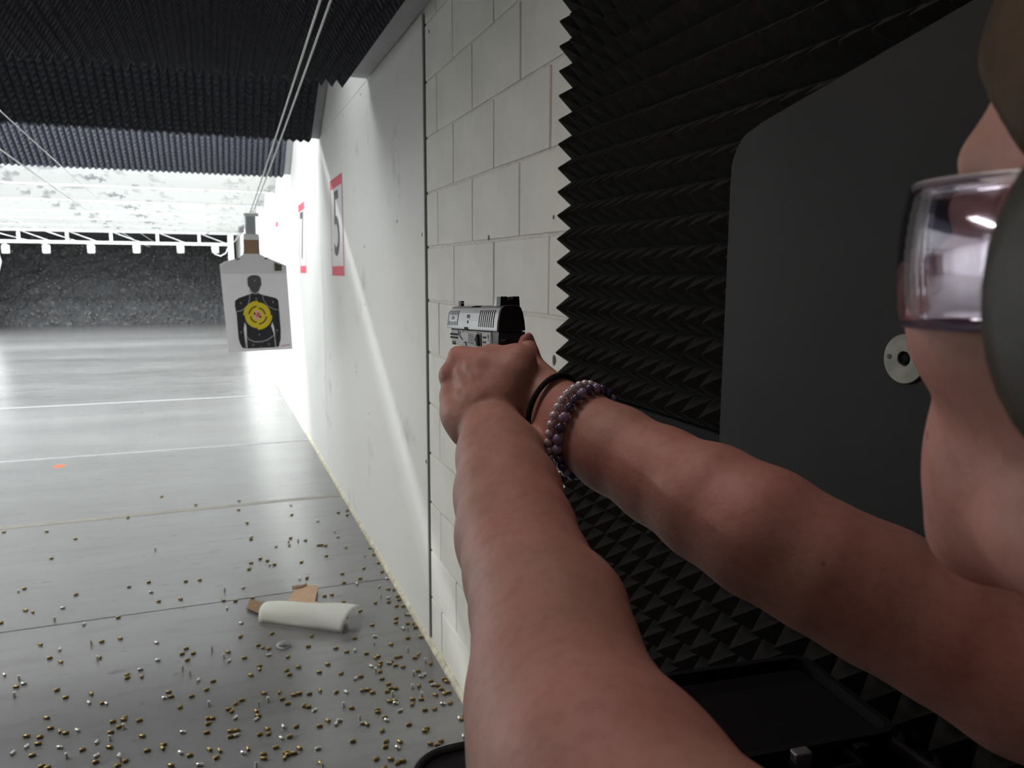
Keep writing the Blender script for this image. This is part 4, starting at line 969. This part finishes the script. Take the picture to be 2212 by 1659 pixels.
# clothes
def clothes():
    F = Field((.02, -.20, .84), (.66, .30, 1.36), .006)
    mid = (SHL + SHR) / 2; c = mid + np.array([0, -.03, 0])
    F.ell(c + np.array([.0, -.005, -.12]), (.178, .112, .17), .04); F.ell((c[0] + .01, c[1] - .02, 1.00), (.150, .105, .17), .05); F.ell((c[0] + .015, c[1] - .04, .88), (.168, .115, .10), .04)
    for s, p in ((-1, SHL), (1, SHR)): F.cone(c + np.array([s * .085, -.01, -.05]), c + np.array([s * .085, -.02, .035]), .045, .028, .02)
    pchild('tank_top', F.mesh('tank_top', 2), mat('navy_cotton', (.020, .022, .035), .9, var=.15, vscale=40, bump=.2, bscale=200))
    F = Field((.02, -.42, .04), (.70, .34, .98), .008)
    hx, hy = c[0] + .015, c[1] - .05
    F.ell((hx, hy, .87), (.170, .120, .13), .05)
    L = [((hx - .085, hy + .02, .80), .088), ((hx - .10, hy + .08, .48), .062), ((hx - .11, hy + .06, .10), .048)]
    Rr = [((hx + .085, hy, .80), .088), ((hx + .10, hy - .03, .48), .062), ((hx + .12, hy - .12, .10), .048)]
    F.chain([(np.array(p), r) for p, r in L], .03); F.chain([(np.array(p), r) for p, r in Rr], .03)
    pchild('trousers', F.mesh('trousers', 2), mat('denim', (.03, .04, .07), .9, var=.2, vscale=60))
    for p in (L[-1][0], Rr[-1][0]):
        S = Field((p[0] - .08, p[1] - .12, -.01), (p[0] + .08, p[1] + .24, .16), .006)
        S.ell((p[0], p[1] + .06, .035), (.045, .135, .042), .02); S.cone((p[0], p[1] - .01, .05), (p[0], p[1], .11), .048, .046, .02)
        S.f = np.maximum(S.f, (.004 - (S.lo[2] + S.h * np.arange(S.n[2], dtype=np.float32)))[None, None, :])
        pchild('shoe', S.mesh('shoe', 1), mat('shoe_black', (.02, .02, .02), .6))
clothes()
# hair: a cap of hair gathered at the back of the head
def hair():
    F = Field(HC - np.array([.12, .26, .22]), HC + np.array([.12, .14, .15]), .004)
    F.ell(HC + np.array([0, -.018, .040]), (.084, .106, .090), .01); F.ell(HC + np.array([0, -.07, -.02]), (.07, .06, .08), .03)
    F.cone(HC + np.array([0, -.115, .02]), HC + np.array([.01, -.16, -.16]), .032, .018, .02)
    F.ell(HC + np.array([0, .084, -.042]), (.10, .086, .098), .012, sub=True)
    for s in (-1, 1): F.ell(HC + np.array([s * .095, .01, -.03]), (.035, .05, .06), .01, sub=True)
    m = mat('brown_hair', (.055, .032, .014), .6, spec=.2, var=.45, vscale=30, bump=.8, bscale=90)
    pchild('hair', F.mesh('hair', 2), m)
hair()

# ------------------------------------------------------------------ worn things
# safety glasses: wrapped clear lens, temples
gl = empty('safety_glasses', HC + np.array([0, .041, 0])); tag(gl, 'clear wrap-around safety glasses worn by the shooter', 'glasses')
def lens_mat():
    m = bpy.data.materials.new('clear_lens'); m.use_nodes = True; nt = m.node_tree; nt.nodes.clear()
    o = nt.nodes.new('ShaderNodeOutputMaterial'); g = nt.nodes.new('ShaderNodeBsdfGlossy'); g.inputs['Roughness'].default_value = .06; g.inputs['Color'].default_value = (.95, .93, .97, 1)
    t = nt.nodes.new('ShaderNodeBsdfTransparent'); t.inputs['Color'].default_value = (.86, .83, .88, 1); fr_ = nt.nodes.new('ShaderNodeFresnel'); fr_.inputs['IOR'].default_value = 1.42
    mx = nt.nodes.new('ShaderNodeMixShader'); ml = nt.nodes.new('ShaderNodeMath'); ml.operation = 'MULTIPLY'; ml.inputs[1].default_value = .62; nt.links.new(fr_.outputs[0], ml.inputs[0]); nt.links.new(ml.outputs[0], mx.inputs[0]); nt.links.new(t.outputs[0], mx.inputs[1]); nt.links.new(g.outputs[0], mx.inputs[2]); nt.links.new(mx.outputs[0], o.inputs[0]); return m
def glasses():
    v, f = [], []; na, nz = 48, 10
    def pt(a, z):
        R = 1 + .10 * (1 - abs(z))
        x = .0755 * math.sin(a); y = -.016 + .080 * math.cos(a)
        k = 1 + .035 * (1 - z * z)
        hz = .0235 * (1 - .25 * max(0, abs(a) / 1.75 - .4))
        return (x * k, y * k, -.011 + z * hz - (.006 if z < 0 and abs(a) < .25 else 0) * z * -1)
    for i in range(na + 1):
        a = -1.72 + 3.44 * i / na
        for j in range(nz + 1): v.append(pt(a, -1 + 2 * j / nz))
    for i in range(na):
        for j in range(nz): q = i * (nz + 1) + j; f.append((q, q + nz + 1, q + nz + 2, q + 1))
    o = fromdata('lens', v, f, gl, lens_mat(), True); md = o.modifiers.new('solid', 'SOLIDIFY'); md.thickness = .002
    fm = mat('smoke_purple_frame', (.10, .07, .12), .3)
    tube('lower_edge', [pt(-1.72 + 3.44 * i / 40, -1) for i in range(41)], .0016, gl, fm, 8)
    tube('brow_bar', [pt(-1.72 + 3.44 * i / 40, 1) for i in range(41)], .0014, gl, mat('clear_frame', (.5, .48, .5), .2), 8)
    for s in (-1, 1):
        box('hinge', (s * .0775 - .003, -.046, -.022), (s * .0775 + .003, -.026, .016), gl, BLACKP, .002)
        tube('temple', [(s * .078, -.036, .004), (s * .078, -.075, .006), (s * .076, -.10, -.004)], .0035, gl, BLACKP, 8)
glasses()
# ear muffs
em = empty('ear_muffs', HC); tag(em, 'black and olive ear muffs over the shooter\'s head', 'ear muffs')
OLV = mat('olive_shell', (.020, .018, .011), .5)
for s in (-1, 1):
    bm = bmesh.new(); lathe_bm(bm, [(.020, -.004), (.034, -.004), (.040, .004), (.040, .012), (.034, .017), (.022, .017)], 28); cu = frombm('cushion', bm, em, BLACKP, True)
    mt = frame((s * .077, -.014, -.020), (0, 1, 0), (0, 0, s), (s, 0, 0)); cu.matrix_local = mt @ Matrix.Diagonal((.84, 1.15, .6, 1))
    bm = bmesh.new(); lathe_bm(bm, [(.037, .014), (.039, .020), (.036, .036), (.026, .044), (0, .046)], 28); sh = frombm('cup', bm, em, OLV, True); sh.matrix_local = mt @ Matrix.Diagonal((.84, 1.15, .72, 1))
bm = bmesh.new(); pts = [(.101 * math.sin(a), -.022, .020 + .112 * math.cos(a)) for a in [math.radians(-100 + 200 * i / 24) for i in range(25)]]
for a, b in zip(pts, pts[1:]): pass
v, f = [], []
for i, p in enumerate(pts):
    for w_ in (-.013, .013): v.append((p[0], p[1] + w_, p[2]))
for i in range(len(pts) - 1): f.append((2 * i, 2 * i + 1, 2 * i + 3, 2 * i + 2))
hb = fromdata('headband', v, f, em, BLACKP, True); md = hb.modifiers.new('solid', 'SOLIDIFY'); md.thickness = .006; md.offset = 0

# hair tie and bead bracelets on the right forearm
def ring_frame(px, py, d, tilt=(0, 0)):
    a = D(1187, 872, .705); b = D(1430, 1030, .61); ax = _n(b - a); c = D(px, py, d)
    u = _n(np.cross(ax, np.array([0, 0, 1.0]))); v = np.cross(u, ax)
    n = _n(ax + u * tilt[0] + v * tilt[1]); u = _n(np.cross(n, np.array([0, 0, 1.0]))); v = np.cross(u, n)
    return c, u, v, n
def ringpts(fr_, r, n, r2=None):
    c, u, v, _ = fr_; return [c + u * r * math.cos(2 * math.pi * i / n) + v * (r2 or r) * math.sin(2 * math.pi * i / n) for i in range(n)]
fr1 = ring_frame(1196, 886, .697, (-.10, .10))
ht = tube('hair_tie', ringpts(fr1, .0330, 40), .0027, None, BLACKM, 8, True); tag(ht, 'thin black hair tie round the right wrist', 'hair tie')
def beads(name, fr_, r, n, br, mats, label):
    e = empty(name, fr_[0]); tag(e, label, 'bracelet', 'bead bracelets on the right wrist')
    bm = bmesh.new(); bmesh.ops.create_uvsphere(bm, u_segments=14, v_segments=10, radius=br); bmesh.ops.recalc_face_normals(bm, faces=bm.faces[:])
    base = bpy.data.meshes.new('bead'); bm.to_mesh(base); bm.free(); base.polygons.foreach_set('use_smooth', [True] * len(base.polygons))
    ms = []
    for m in mats: k = base.copy(); k.materials.append(m); ms.append(k)
    rr = random.Random(5)
    for i, p in enumerate(ringpts(fr_, r, n)):
        o = bpy.data.objects.new('bead', ms[i % len(ms)]); COL.objects.link(o); o.parent = e; o.location = p - fr_[0]
    tube('cord', [q - fr_[0] for q in ringpts(fr_, r, 36)], .0006, e, BLACKM, 6, True)
PEARL = mat('pearl', (.68, .63, .66), .12, .2, coat=1.0); LILAC = mat('lilac_stone', (.26, .22, .36), .15, coat=.8, var=.3, vscale=120); VIOL = mat('dark_violet_stone', (.06, .045, .11), .12, coat=.8, var=.4, vscale=120)
beads('bead_bracelet', ring_frame(1248, 922, .673, (-.12, .16)), .0385, 31, .0038, [PEARL], 'pearl bead bracelet, nearer the hand on the right wrist')
beads('bead_bracelet', ring_frame(1268, 933, .666, (-.12, .16)), .0390, 26, .0045, [LILAC, VIOL, LILAC, VIOL, VIOL], 'purple and blue stone bead bracelet, nearer the elbow')
